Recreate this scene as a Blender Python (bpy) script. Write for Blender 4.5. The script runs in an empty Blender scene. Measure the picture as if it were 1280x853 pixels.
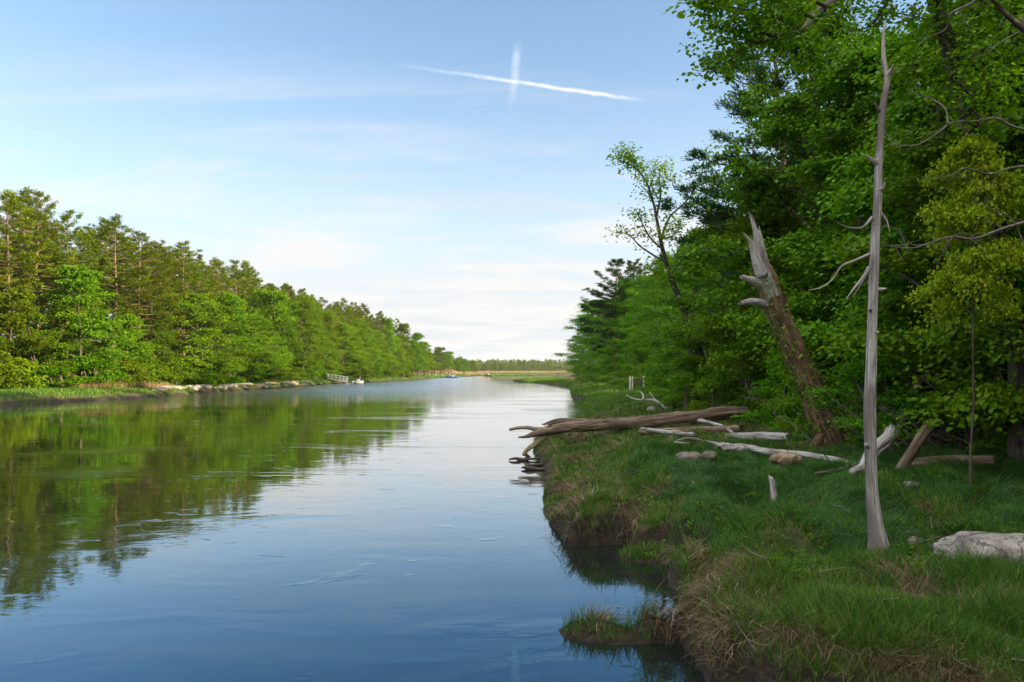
import bpy, math, random
import numpy as np
from mathutils import Vector

# ------------------------------------------------------------------ camera, light, exposure
scene = bpy.context.scene
COL = scene.collection
F, CX, HV, EYE = 1000.0, 640.0, 465.0, 3.0
SUN_EL, SUN_AZ = 15.0, 100.0        # azimuth measured clockwise from +Y (view direction): the sun stands to the right, a little behind

cd = bpy.data.cameras.new('camera')
cam = bpy.data.objects.new('camera', cd); COL.objects.link(cam)
cam.location = (0, 0, EYE); cam.rotation_euler = (math.radians(90), 0, 0)
cd.sensor_width = 36.0; cd.lens = 36.0 * F / 1280.0; cd.shift_y = (HV - 426.5) / 1280.0
cd.clip_start = 0.05; cd.clip_end = 60000
scene.camera = cam

w = bpy.data.worlds.new('World'); scene.world = w; w.use_nodes = True

sd = bpy.data.lights.new('sun', 'SUN'); sd.energy = 5.0; sd.angle = math.radians(0.5); sd.color = (1.0, 0.79, 0.47)
sun = bpy.data.objects.new('sun', sd); COL.objects.link(sun)
_a, _e = math.radians(SUN_AZ), math.radians(SUN_EL)
to_sun = Vector((math.sin(_a) * math.cos(_e), math.cos(_a) * math.cos(_e), math.sin(_e)))
sun.rotation_euler = to_sun.to_track_quat('Z', 'Y').to_euler()
sun.location = (60, -20, 60)

scene.view_settings.view_transform = 'Standard'; scene.view_settings.look = 'None'
scene.view_settings.exposure = 1.9; scene.view_settings.gamma = 1.0
scene.view_settings.use_curve_mapping = False
cy = scene.cycles
scene.render.engine = 'CYCLES'
cy.max_bounces = 8; cy.diffuse_bounces = 4; cy.glossy_bounces = 3; cy.transmission_bounces = 4
cy.transparent_max_bounces = 8; cy.volume_bounces = 1
cy.use_denoising = True
cy.sample_clamp_indirect = 4.0
try:
    cy.denoiser = 'OPENIMAGEDENOISE'
except Exception:
    pass
cy.caustics_reflective = False; cy.caustics_refractive = False

# ------------------------------------------------------------------ node helpers
def N(t, kind, **kw):
    n = t.nodes.new(kind)
    for k, v in kw.items():
        if k.startswith('i_'):
            key = k[2:]
            n.inputs[int(key) if key.isdigit() else key.replace('_', ' ')].default_value = v
        else:
            setattr(n, k, v)
    return n
def L(t, a, b): t.links.new(a, b)
def ramp(t, fac, stops, interp='LINEAR'):
    r = t.nodes.new('ShaderNodeValToRGB'); r.color_ramp.interpolation = interp
    el = r.color_ramp.elements
    while len(el) < len(stops): el.new(0.5)
    for e, (p, c) in zip(el, stops):
        e.position = p; e.color = (c[0], c[1], c[2], 1) if not np.isscalar(c) else (c, c, c, 1)
    if fac is not None: L(t, fac, r.inputs['Fac'])
    return r.outputs['Color']
def math_n(t, op, a, b=None, c=None, clamp=False):
    n = t.nodes.new('ShaderNodeMath'); n.operation = op; n.use_clamp = clamp
    for i, v in enumerate((a, b, c)):
        if v is None: continue
        if isinstance(v, (int, float)): n.inputs[i].default_value = v
        else: L(t, v, n.inputs[i])
    return n.outputs[0]
def maprange(t, v, a, b, c=0.0, d=1.0, smooth=True):
    n = t.nodes.new('ShaderNodeMapRange'); n.interpolation_type = 'SMOOTHSTEP' if smooth else 'LINEAR'
    L(t, v, n.inputs[0])
    for i, x in enumerate((a, b, c, d)): n.inputs[1 + i].default_value = x
    return n.outputs[0]
def mix(t, fac, a, b, blend='MIX'):
    n = t.nodes.new('ShaderNodeMix'); n.data_type = 'RGBA'; n.blend_type = blend
    if isinstance(fac, (int, float)): n.inputs[0].default_value = fac
    else: L(t, fac, n.inputs[0])
    for i, v in ((6, a), (7, b)):
        if isinstance(v, (tuple, list)): n.inputs[i].default_value = (v[0], v[1], v[2], 1)
        else: L(t, v, n.inputs[i])
    return n.outputs[2]
def vscale(t, vec, s):
    m = t.nodes.new('ShaderNodeMapping'); L(t, vec, m.inputs['Vector']); m.inputs['Scale'].default_value = s
    return m.outputs[0]
def noise(t, vec, scale=1.0, detail=3.0, rough=0.5, dist=0.0, out='Fac'):
    n = t.nodes.new('ShaderNodeTexNoise'); n.inputs['Scale'].default_value = scale; n.inputs['Detail'].default_value = detail
    n.inputs['Roughness'].default_value = rough; n.inputs['Distortion'].default_value = dist
    if vec is not None: L(t, vec, n.inputs['Vector'])
    return n.outputs[out]
def newmat(name):
    m = bpy.data.materials.new(name); m.use_nodes = True; t = m.node_tree
    for n in list(t.nodes): t.nodes.remove(n)
    o = t.nodes.new('ShaderNodeOutputMaterial')
    return m, t, o
def principled(t, o, color, rough=0.8, spec=0.3, normal=None):
    b = t.nodes.new('ShaderNodeBsdfPrincipled')
    if isinstance(color, (tuple, list)): b.inputs['Base Color'].default_value = (color[0], color[1], color[2], 1)
    else: L(t, color, b.inputs['Base Color'])
    if isinstance(rough, (int, float)): b.inputs['Roughness'].default_value = rough
    else: L(t, rough, b.inputs['Roughness'])
    b.inputs['Specular IOR Level'].default_value = spec
    if normal is not None: L(t, normal, b.inputs['Normal'])
    if o is not None: L(t, b.outputs[0], o.inputs['Surface'])
    return b
def bump(t, h, strength=0.5, dist=0.02):
    b = t.nodes.new('ShaderNodeBump'); b.inputs['Strength'].default_value = strength
    b.inputs['Distance'].default_value = dist
    L(t, h, b.inputs['Height'])
    return b.outputs[0]

# ------------------------------------------------------------------ world: Nishita sky with a thin cirrus sheet
t = w.node_tree
for n in list(t.nodes): t.nodes.remove(n)
wo = t.nodes.new('ShaderNodeOutputWorld'); bg = t.nodes.new('ShaderNodeBackground')
bg.inputs['Strength'].default_value = 0.068
L(t, bg.outputs[0], wo.inputs['Surface'])
sky = t.nodes.new('ShaderNodeTexSky'); sky.sky_type = 'NISHITA'; sky.sun_disc = False
sky.sun_elevation = math.radians(SUN_EL); sky.sun_rotation = math.radians(SUN_AZ)
sky.altitude = 0; sky.air_density = 1.0; sky.dust_density = 0.6; sky.ozone_density = 1.6
tc = t.nodes.new('ShaderNodeTexCoord'); sp = t.nodes.new('ShaderNodeSeparateXYZ'); L(t, tc.outputs['Generated'], sp.inputs[0])
zc = math_n(t, 'MAXIMUM', sp.outputs[2], 0.0)
den = math_n(t, 'ADD', zc, 0.10)
cb = t.nodes.new('ShaderNodeCombineXYZ')
L(t, math_n(t, 'DIVIDE', sp.outputs[0], den), cb.inputs[0]); L(t, math_n(t, 'DIVIDE', sp.outputs[1], den), cb.inputs[1])
def rotmap(vec, rz, s, off=(0, 0, 0)):
    m = t.nodes.new('ShaderNodeMapping'); L(t, vec, m.inputs[0]); m.inputs['Rotation'].default_value = (0, 0, rz)
    m.inputs['Scale'].default_value = s; m.inputs['Location'].default_value = off
    return m.outputs[0]
streak = noise(t, rotmap(cb.outputs[0], 0.16, (0.55, 2.6, 1), (1.3, 4.1, 0)), 1.0, 7, 0.58, 0.6)
veil = noise(t, rotmap(cb.outputs[0], -0.2, (0.30, 0.55, 1), (3.0, 2.2, 0)), 1.0, 5, 0.5, 0.3)
puff = noise(t, rotmap(cb.outputs[0], 0.10, (0.8, 1.5, 1), (7.0, 1.2, 0)), 1.0, 7, 0.6, 0.5)
low = maprange(t, zc, 0.31, 0.02)                     # the sheet thickens towards the horizon
cover = math_n(t, 'ADD', math_n(t, 'MULTIPLY', low, 0.72), math_n(t, 'MULTIPLY', math_n(t, 'SUBTRACT', puff, 0.5), 1.25))
sheet = maprange(t, cover, 0.16, 0.66)
wisps = math_n(t, 'MULTIPLY', maprange(t, streak, 0.46, 0.68), maprange(t, zc, 0.42, 0.22))
fac = math_n(t, 'MAXIMUM', sheet, math_n(t, 'MULTIPLY', wisps, 0.62))
fac = math_n(t, 'MULTIPLY', fac, 0.95)
skyc = mix(t, 1.0, sky.outputs[0], (1.17, 1.17, 1.17), 'MULTIPLY')
skyc = mix(t, maprange(t, zc, 0.38, 0.10, 0.0, 0.46), skyc, (3.3, 3.5, 3.7))
cloudy = mix(t, fac, skyc, mix(t, maprange(t, puff, 0.36, 0.60), (3.1, 3.3, 3.6), (3.85, 3.78, 3.72)))
# unseen bright overcast added overhead and behind the viewpoint to light the shaded bank
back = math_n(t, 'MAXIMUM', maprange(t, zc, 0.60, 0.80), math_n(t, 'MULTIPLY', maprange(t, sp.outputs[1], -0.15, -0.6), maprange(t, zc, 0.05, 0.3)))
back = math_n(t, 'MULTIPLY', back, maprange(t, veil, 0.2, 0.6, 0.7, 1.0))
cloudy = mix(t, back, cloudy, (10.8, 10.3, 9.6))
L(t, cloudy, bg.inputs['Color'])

# ------------------------------------------------------------------ numpy helpers
def P(u, v, Y): return np.array(((u - CX) / F * Y, Y, EYE - (v - HV) / F * Y))
def hash2(ix, iy, seed):
    h = (ix.astype(np.int64) * 374761393 + iy.astype(np.int64) * 668265263 + seed * 144269504) & 0xffffffff
    h = ((h ^ (h >> 13)) * 1274126177) & 0xffffffff
    h = ((h ^ (h >> 16)) * 2246822519) & 0xffffffff
    return ((h ^ (h >> 15)) & 0xffff) / 65535.0
def vnoise(x, y, seed=0):
    x = np.asarray(x, float); y = np.asarray(y, float)
    xi = np.floor(x); yi = np.floor(y); fx = x - xi; fy = y - yi
    fx = fx * fx * (3 - 2 * fx); fy = fy * fy * (3 - 2 * fy)
    a = hash2(xi, yi, seed); b = hash2(xi + 1, yi, seed); c = hash2(xi, yi + 1, seed); d = hash2(xi + 1, yi + 1, seed)
    return (a * (1 - fx) + b * fx) * (1 - fy) + (c * (1 - fx) + d * fx) * fy
def fbm(x, y, seed=0, octv=3):
    s = 0; a = 0.5; n = 0
    for k in range(octv):
        s = s + a * vnoise(x * 2 ** k, y * 2 ** k, seed + k * 17); n += a; a *= 0.5
    return s / n
def sstep(x, a, b):
    tt = np.clip((x - a) / (b - a), 0, 1); return tt * tt * (3 - 2 * tt)

def mesh_np(name, V, polys, mats, attrs=None, midx=None, smooth=True):
    """polys: list of int arrays (n,k)."""
    me = bpy.data.meshes.new(name)
    V = np.ascontiguousarray(V, dtype=np.float32)
    polys = [p for p in polys if len(p)]
    loops = np.concatenate([np.asarray(p, np.int32).ravel() for p in polys])
    starts, off = [], 0
    for p in polys:
        k = p.shape[1]
        starts.append(off + np.arange(len(p), dtype=np.int32) * k); off += len(p) * k
    starts = np.concatenate(starts)
    me.vertices.add(len(V)); me.vertices.foreach_set('co', V.ravel())
    me.loops.add(len(loops)); me.loops.foreach_set('vertex_index', loops)
    me.polygons.add(len(starts)); me.polygons.foreach_set('loop_start', starts)
    me.polygons.foreach_set('use_smooth', np.full(len(starts), smooth))
    if midx is not None: me.polygons.foreach_set('material_index', np.asarray(midx, np.int32))
    for m in (mats if isinstance(mats, (list, tuple)) else [mats]): me.materials.append(m)
    for k, a in (attrs or {}).items():
        a = np.asarray(a, np.float32)
        if a.ndim == 1:
            me.attributes.new(k, 'FLOAT', 'POINT').data.foreach_set('value', a)
        else:
            me.attributes.new(k, 'FLOAT_VECTOR', 'POINT').data.foreach_set('vector', np.ascontiguousarray(a).ravel())
    me.update(calc_edges=True); me.validate()
    return me
def link(name, me, parent=None, loc=None, rz=0.0, scale=None, **props):
    o = bpy.data.objects.new(name, me); COL.objects.link(o)
    if parent is not None: o.parent = parent
    if loc is not None: o.location = loc
    if rz: o.rotation_euler = (0, 0, rz)
    if scale is not None: o.scale = scale
    for k, v in props.items():
        if v is not None: o[k] = v
    return o
def thing(name, label, cat, loc=(0, 0, 0), rz=0.0, scale=None, group=None):
    return link(name, None, None, loc, rz, scale, label=label, category=cat, group=group)

class Buf:
    """collects vertices/faces into one mesh"""
    def __init__(s): s.V = []; s.Q = []; s.T = []; s.tc = []; s.r = []; s.n = 0
    def add(s, V, Q=None, T=None, tc=None, r=None):
        V = np.asarray(V, float); s.V.append(V)
        if Q is not None and len(Q): s.Q.append(np.asarray(Q) + s.n)
        if T is not None and len(T): s.T.append(np.asarray(T) + s.n)
        s.tc.append(V if tc is None else tc)
        s.r.append(np.zeros(len(V)) if r is None else np.broadcast_to(np.asarray(r, float), (len(V),)))
        s.n += len(V)
    def mesh(s, name, mat, smooth=True):
        polys = []
        if s.Q: polys.append(np.concatenate(s.Q))
        if s.T: polys.append(np.concatenate(s.T))
        return mesh_np(name, np.concatenate(s.V), polys, mat, {'tc': np.concatenate(s.tc), 'rnd': np.concatenate(s.r)}, None, smooth)

def resample(path, rad, n):
    path = np.asarray(path, float); rad = np.asarray(rad, float)
    seg = np.r_[0, np.cumsum(np.linalg.norm(np.diff(path, axis=0), axis=1))]
    s = np.linspace(0, seg[-1], n)
    # Catmull-Rom style smoothing by cubic hermite on each coordinate
    m = np.gradient(path, seg, axis=0)
    idx = np.clip(np.searchsorted(seg, s, side='right') - 1, 0, len(seg) - 2)
    h = (seg[idx + 1] - seg[idx])[:, None]; u = ((s - seg[idx])[:, None]) / h
    p = (2 * u**3 - 3 * u**2 + 1) * path[idx] + (u**3 - 2 * u**2 + u) * h * m[idx] + (-2 * u**3 + 3 * u**2) * path[idx + 1] + (u**3 - u**2) * h * m[idx + 1]
    return p, np.interp(s, seg, rad), s
def tube(buf, path, rad, sides=6, n=None, lump=0.0, seed=0, cap=True, tip=True, jag=0.0, ridge=0.0):
    path = np.asarray(path, float)
    rad = np.broadcast_to(np.asarray(rad, float), (len(path),))
    if n is None:
        p = path; r = rad; s = np.r_[0, np.cumsum(np.linalg.norm(np.diff(path, axis=0), axis=1))]
    else: p, r, s = resample(path, rad, n)
    m = len(p)
    tg = np.gradient(p, axis=0); tg /= np.linalg.norm(tg, axis=1)[:, None] + 1e-9
    ref = np.array((0.0, 0, 1)) if abs(tg[:, 2]).mean() < 0.7 else np.array((0.0, 1.0, 0))
    a = np.cross(tg, ref); a /= np.linalg.norm(a, axis=1)[:, None] + 1e-9
    b = np.cross(tg, a)
    th = np.arange(sides) * 2 * math.pi / sides
    rr = r[:, None] * np.ones((1, sides))
    if lump:
        c = np.cos(th)[None] * 1.3 + 5; d = np.sin(th)[None] * 1.3
        rr = rr * (1 + lump * (2 * fbm(c + s[:, None] * 0.6 / max(r.max() * 4, .05) , d + s[:, None] * 0.2, seed, 3) - 1)
                     + lump * 0.5 * (2 * vnoise(np.arange(sides)[None] * 1.7 + 0 * s[:, None], s[:, None] * 1.5, seed + 5) - 1))
    if ridge:                                              # long cracks and ribs along the grain, slowly twisting
        tw = th[None] + s[:, None] * .35
        q = vnoise(np.cos(tw) * 4.5 + 20 + s[:, None] * .25, np.sin(tw) * 4.5 + 9, seed + 31) * .65 + vnoise(np.cos(tw) * 9 + 20, np.sin(tw) * 9 + s[:, None] * .9, seed + 37) * .35
        rr = rr * (1 + ridge * (2 * q - 1) - ridge * 1.6 * sstep(q, .30, .18))
    V = p[:, None] + rr[..., None] * (np.cos(th)[None, :, None] * a[:, None] + np.sin(th)[None, :, None] * b[:, None])
    if jag:                                                # splintered far end
        rg = np.random.default_rng(seed + 9)
        V[-1] += tg[-1] * (rg.random(sides) * jag)[:, None]
    tcv = np.stack([np.cos(th)[None] * rr, np.sin(th)[None] * rr, np.repeat(s[:, None], sides, 1)], -1) + np.array((seed * 1.37 % 7, 0, 0))
    V = V.reshape(-1, 3); tcv = tcv.reshape(-1, 3)
    i = np.arange(m - 1)[:, None] * sides; j = np.arange(sides)[None]; k = (j + 1) % sides
    Q = np.stack([i + j, i + k, i + sides + k, i + sides + j], -1).reshape(-1, 4)
    T = []
    extra = []; tce = []
    if cap:
        for e, base in ((0, 0), (m - 1, (m - 1) * sides)):
            ci = m * sides + len(extra)
            off = (-jag * 0.6 if (jag and e) else (r[e] * 0.6 if e and tip else 0))
            extra.append(p[e] + tg[e] * off); tce.append(tcv[base])
            jj = np.arange(sides); kk = (jj + 1) % sides
            T.append(np.stack([base + (kk if e == 0 else jj), base + (jj if e == 0 else kk), np.full(sides, ci)], -1))
        V = np.concatenate([V, extra]); tcv = np.concatenate([tcv, tce])
        T = np.concatenate(T)
    buf.add(V, Q, T if cap else None, tcv)
    return p
def rot_frames(fwd, nrm):
    f = fwd / (np.linalg.norm(fwd, axis=1)[:, None] + 1e-9)
    s = np.cross(f, nrm); s /= np.linalg.norm(s, axis=1)[:, None] + 1e-9
    n = np.cross(s, f)
    return s, f, n
def leaves(buf, pos, fwd, nrm, length, width, rnd, fold=0.25, droop=0.15):
    """folded kite leaves, one quad each"""
    s, f, n = rot_frames(fwd, nrm)
    l = np.broadcast_to(length, (len(pos),))[:, None]; wd = np.broadcast_to(width, (len(pos),))[:, None]
    V = np.stack([pos, pos + f * l * .5 + s * wd * .5 + n * wd * fold, pos + f * l - n * l * droop, pos + f * l * .5 - s * wd * .5 + n * wd * fold], 1).reshape(-1, 3)
    Q = np.arange(len(pos) * 4).reshape(-1, 4)
    buf.add(V, Q, None, None, np.repeat(rnd, 4))
def lobed(buf, pos, fwd, nrm, size, rnd, droop=0.2):
    """maple/oak like lobed leaves: a five-pointed blade, four quads each"""
    prof = np.array([(0, 0), (.30, .08), (.52, .42), (.24, .45), (.34, .82), (0, 1.0), (-.34, .82), (-.24, .45), (-.52, .42), (-.30, .08), (0, .5)])
    s, f, n = rot_frames(fwd, nrm)
    sz = np.broadcast_to(size, (len(pos),))[:, None, None]
    x = prof[None, :, 0:1] * sz; y = prof[None, :, 1:2] * sz
    V = pos[:, None] + s[:, None] * x + f[:, None] * y + n[:, None] * (np.abs(x) * .25 - y * y / sz * droop)
    m = len(prof)
    quads = np.array([(0, 1, 2, 10), (10, 2, 3, 4), (10, 4, 5, 6), (10, 6, 7, 8), (0, 10, 8, 9)])
    Q = (np.arange(len(pos))[:, None, None] * m + quads[None]).reshape(-1, 4)
    buf.add(V.reshape(-1, 3), Q, None, None, np.repeat(rnd, m))

# ------------------------------------------------------------------ materials
def foliage(name, stops, trans=0.38, spec=0.12, rough=0.5, objvar=0.5):
    m, t, o = newmat(name)
    at = N(t, 'ShaderNodeAttribute', attribute_name='rnd')
    oi = N(t, 'ShaderNodeObjectInfo')
    c = ramp(t, at.outputs['Fac'], stops)
    hs = N(t, 'ShaderNodeHueSaturation')
    L(t, c, hs.inputs['Color'])
    L(t, maprange(t, oi.outputs['Random'], 0, 1, 0.5 - 0.025 * objvar, 0.5 + 0.02 * objvar, False), hs.inputs['Hue'])
    rv = math_n(t, 'FRACT', math_n(t, 'MULTIPLY', oi.outputs['Random'], 7.31))
    L(t, maprange(t, rv, 0, 1, 1 - 0.35 * objvar, 1 + 0.35 * objvar, False), hs.inputs['Value'])
    b = principled(t, None, hs.outputs[0], rough, spec)
    tr = N(t, 'ShaderNodeBsdfTranslucent')
    L(t, mix(t, 1.0, hs.outputs[0], (1.25, 1.15, 0.55), 'MULTIPLY'), tr.inputs['Color'])
    ms = N(t, 'ShaderNodeMixShader'); ms.inputs[0].default_value = trans
    L(t, b.outputs[0], ms.inputs[1]); L(t, tr.outputs[0], ms.inputs[2]); L(t, ms.outputs[0], o.inputs['Surface'])
    return m
def wood(name, c1, c2, c3, grain=(22, 22, 1.6), bump_s=0.6, rough=0.85, blotch=None, bdist=0.02):
    m, t, o = newmat(name)
    at = N(t, 'ShaderNodeAttribute', attribute_name='tc')
    v = vscale(t, at.outputs['Vector'], grain)
    g = noise(t, v, 1.0, 5, 0.65, 0.4)
    big = noise(t, vscale(t, at.outputs['Vector'], (3, 3, 0.9)), 1.0, 3, 0.5)
    c = ramp(t, g, [(0.33, c1), (0.48, c2), (0.68, c3)])
    fine = noise(t, vscale(t, at.outputs['Vector'], (grain[0] * 3, grain[1] * 3, grain[2] * 2.2)), 1.0, 3, 0.6)
    c = mix(t, maprange(t, fine, .56, .68), c, c1)
    if blotch is not None:
        c = mix(t, maprange(t, big, 0.48, 0.66), c, blotch)
    n = bump(t, g, bump_s, bdist)
    principled(t, o, c, rough, 0.2, n)
    return m
M = {}
M['leaf_near'] = foliage('leaf_deep_green', [(0.0, (0.036, 0.115, 0.004)), (0.45, (0.082, 0.235, 0.006)), (0.8, (0.135, 0.31, 0.008)), (1.0, (0.21, 0.36, 0.010))], 0.42)
M['leaf_bright'] = foliage('leaf_spring_green', [(0.0, (0.055, 0.15, 0.003)), (0.5, (0.105, 0.23, 0.004)), (1.0, (0.18, 0.29, 0.006))], 0.42, objvar=.25)
M['leaf_yellow'] = foliage('leaf_young_maple', [(0.0, (0.12, 0.26, 0.006)), (0.6, (0.23, 0.33, 0.008)), (0.88, (0.34, 0.30, 0.012)), (1.0, (0.38, 0.14, 0.015))], 0.42)
M['leaf_left'] = foliage('leaf_river_green', [(0.0, (0.040, 0.105, 0.003)), (0.5, (0.095, 0.19, 0.004)), (1.0, (0.19, 0.26, 0.006))], 0.36, 0.06, 0.6, 1.0)
M['needle'] = foliage('pine_needles', [(0.0, (0.028, 0.052, 0.003)), (0.5, (0.066, 0.110, 0.004)), (1.0, (0.15, 0.175, 0.007))], 0.22, 0.05, 0.6, 0.8)
M['needle_dark'] = foliage('pine_needles_dark', [(0.0, (0.014, 0.045, 0.016)), (0.5, (0.025, 0.075, 0.02)), (1.0, (0.05, 0.11, 0.025))], 0.22, 0.15, 0.6, 0.6)
M['bark'] = wood('grey_brown_bark', (0.02, 0.015, 0.012), (0.06, 0.05, 0.041), (0.13, 0.112, 0.097), (14, 14, 2.2), 0.9, 0.9)
M['bark_pine'] = wood('pine_bark', (0.05, 0.033, 0.024), (0.12, 0.082, 0.056), (0.19, 0.14, 0.10), (9, 9, 2.5), 0.8, 0.9)
M['twig'] = wood('bare_twig', (0.05, 0.042, 0.036), (0.12, 0.105, 0.092), (0.21, 0.19, 0.17), (30, 30, 3), 0.3, 0.9)
M['grey_wood'] = wood('silver_dead_wood', (0.08, 0.073, 0.07), (0.37, 0.355, 0.345), (0.56, 0.545, 0.535), (34, 34, 1.1), 1.0, 0.85, (0.19, 0.165, 0.15), 0.05)
M['brown_wood'] = wood('weathered_log', (0.04, 0.03, 0.021), (0.15, 0.11, 0.08), (0.28, 0.22, 0.17), (16, 16, 1.0), 1.0, 0.85, (0.10, 0.074, 0.055), 0.06)
M['rot_bark'] = wood('rotting_bark', (0.04, 0.026, 0.017), (0.155, 0.098, 0.062), (0.36, 0.225, 0.14), (13, 13, 1.8), 1.0, 0.9, (0.05, 0.036, 0.026), 0.06)
M['wet_wood'] = wood('wet_dark_driftwood', (0.012, 0.010, 0.008), (0.035, 0.03, 0.025), (0.07, 0.06, 0.05), (16, 16, 2), 0.7, 0.5)
M['white_post'] = wood('faded_post', (0.30, 0.28, 0.25), (0.46, 0.44, 0.40), (0.58, 0.56, 0.51), (16, 16, 2), 0.5, 0.8)
M['moss_wood'] = wood('mossy_wood', (0.07, 0.06, 0.03), (0.17, 0.15, 0.075), (0.27, 0.235, 0.13), (18, 18, 2), 0.7, 0.85)

def rock_mat(name, c1, c2, c3):
    m, t, o = newmat(name)
    tc = N(t, 'ShaderNodeTexCoord')
    a = noise(t, tc.outputs['Object'], 3.0, 6, 0.65, 0.3); b = noise(t, tc.outputs['Object'], 16.0, 4, 0.6)
    c = ramp(t, a, [(0.32, c1), (0.5, c2), (0.7, c3)])
    c = mix(t, maprange(t, b, 0.55, 0.72), c, c1)
    vo = N(t, 'ShaderNodeTexVoronoi', feature='DISTANCE_TO_EDGE'); vo.inputs['Scale'].default_value = 1.7
    wv = N(t, 'ShaderNodeVectorMath', operation='MULTIPLY_ADD'); L(t, noise(t, tc.outputs['Object'], 2.5, 4, 0.6, 0, 'Color'), wv.inputs[0]); wv.inputs[1].default_value = (.7, .7, .7); L(t, tc.outputs['Object'], wv.inputs[2]); L(t, wv.outputs[0], vo.inputs['Vector'])
    crack = maprange(t, vo.outputs['Distance'], 0.0, 0.035)
    c = mix(t, crack, c1, c); sp2 = noise(t, tc.outputs['Object'], 60.0, 2, 0.6); c = mix(t, maprange(t, sp2, .58, .7), c, c1)
    hh = math_n(t, 'ADD', math_n(t, 'ADD', a, math_n(t, 'MULTIPLY', b, .35)), math_n(t, 'MULTIPLY', crack, .25))
    principled(t, o, c, 0.9, 0.25, bump(t, hh, 0.9, 0.06))
    return m
M['rock_pale'] = rock_mat('pale_granite', (0.09, 0.085, 0.08), (0.25, 0.235, 0.215), (0.38, 0.36, 0.335))
M['rock_tan'] = rock_mat('tan_boulder', (0.12, 0.085, 0.05), (0.27, 0.20, 0.125), (0.38, 0.30, 0.21))
M['rock_grey'] = rock_mat('lichened_rock', (0.07, 0.062, 0.05), (0.16, 0.145, 0.12), (0.27, 0.25, 0.21))

def grassmat(name, stops, trans=0.3):
    m, t, o = newmat(name)
    at = N(t, 'ShaderNodeAttribute', attribute_name='rnd')
    c = ramp(t, at.outputs['Fac'], stops)
    b = principled(t, None, c, 0.6, 0.2)
    tr = N(t, 'ShaderNodeBsdfTranslucent'); L(t, c, tr.inputs['Color'])
    ms = N(t, 'ShaderNodeMixShader'); ms.inputs[0].default_value = trans
    L(t, b.outputs[0], ms.inputs[1]); L(t, tr.outputs[0], ms.inputs[2]); L(t, ms.outputs[0], o.inputs['Surface'])
    return m
M['grass'] = grassmat('marsh_grass', [(0.0, (0.026, 0.080, 0.010)), (0.4, (0.062, 0.145, 0.013)), (0.72, (0.11, 0.19, 0.024)), (0.86, (0.19, 0.20, 0.06)), (1.0, (0.32, 0.26, 0.14))])
M['sedge'] = grassmat('soft_sedge', [(0.0, (0.022, 0.075, 0.012)), (0.6, (0.04, 0.125, 0.016)), (1.0, (0.075, 0.16, 0.025))])
M['straw'] = grassmat('dead_grass', [(0.0, (0.045, 0.03, 0.016)), (0.5, (0.125, 0.088, 0.048)), (0.85, (0.24, 0.18, 0.11)), (1.0, (0.36, 0.30, 0.20))], 0.2)
M['reed'] = grassmat('dry_reeds', [(0.0, (0.15, 0.10, 0.055)), (0.5, (0.25, 0.175, 0.095)), (1.0, (0.34, 0.25, 0.15))], 0.2)

# ground: peat mud on cut banks and by the water, thatch on the marsh, leaf litter under the trees
m, t, o = newmat('marsh_ground'); M['ground'] = m
geo = N(t, 'ShaderNodeNewGeometry'); sp = N(t, 'ShaderNodeSeparateXYZ'); L(t, geo.outputs['Position'], sp.inputs[0])
nz = N(t, 'ShaderNodeSeparateXYZ'); L(t, geo.outputs['Normal'], nz.inputs[0])
n1 = noise(t, geo.outputs['Position'], 0.9, 5, 0.6); n2 = noise(t, geo.outputs['Position'], 9.0, 5, 0.7); n3 = noise(t, geo.outputs['Position'], 40.0, 3, 0.7)
thatch = mix(t, maprange(t, n1, 0.40, 0.60), (0.05, 0.085, 0.016), (0.13, 0.10, 0.055))
thatch = mix(t, maprange(t, n3, 0.45, 0.65), thatch, (0.06, 0.05, 0.025))
mud = mix(t, maprange(t, n2, .3, .7), (0.008, 0.006, 0.0045), (0.04, 0.031, 0.021))
mud = mix(t, maprange(t, noise(t, geo.outputs['Position'], 2.6, 5, 0.65), .5, .7), mud, (0.030, 0.036, 0.012))
litter = mix(t, n3, (0.03, 0.022, 0.014), (0.11, 0.075, 0.045))
c = mix(t, maprange(t, nz.outputs[2], 0.85, 0.55), thatch, mud)
c = mix(t, maprange(t, math_n(t, 'ADD', sp.outputs[2], math_n(t, 'MULTIPLY', n2, 0.25)), 0.62, 0.36), c, mud)
at = N(t, 'ShaderNodeAttribute', attribute_name='wood')
c = mix(t, at.outputs['Fac'], c, litter)
principled(t, o, c, 0.85, 0.2, bump(t, math_n(t, 'ADD', n2, math_n(t, 'MULTIPLY', n3, .4)), 0.9, 0.08))

# water
m, t, o = newmat('river_water'); M['water'] = m
geo = N(t, 'ShaderNodeNewGeometry'); sp = N(t, 'ShaderNodeSeparateXYZ'); L(t, geo.outputs['Position'], sp.inputs[0])
pos = geo.outputs['Position']
swell = noise(t, vscale(t, pos, (0.55, 0.9, 1)), 1.0, 2, 0.5, 0.6)
fine = noise(t, vscale(t, pos, (3.0, 4.5, 1)), 1.0, 3, 0.55, 0.8)
rip = noise(t, vscale(t, pos, (1.6, 3.4, 1)), 1.0, 3, 0.6, 0.4)
patch = noise(t, vscale(t, pos, (0.055, 0.13, 1)), 1.0, 4, 0.6, 0.8)
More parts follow.
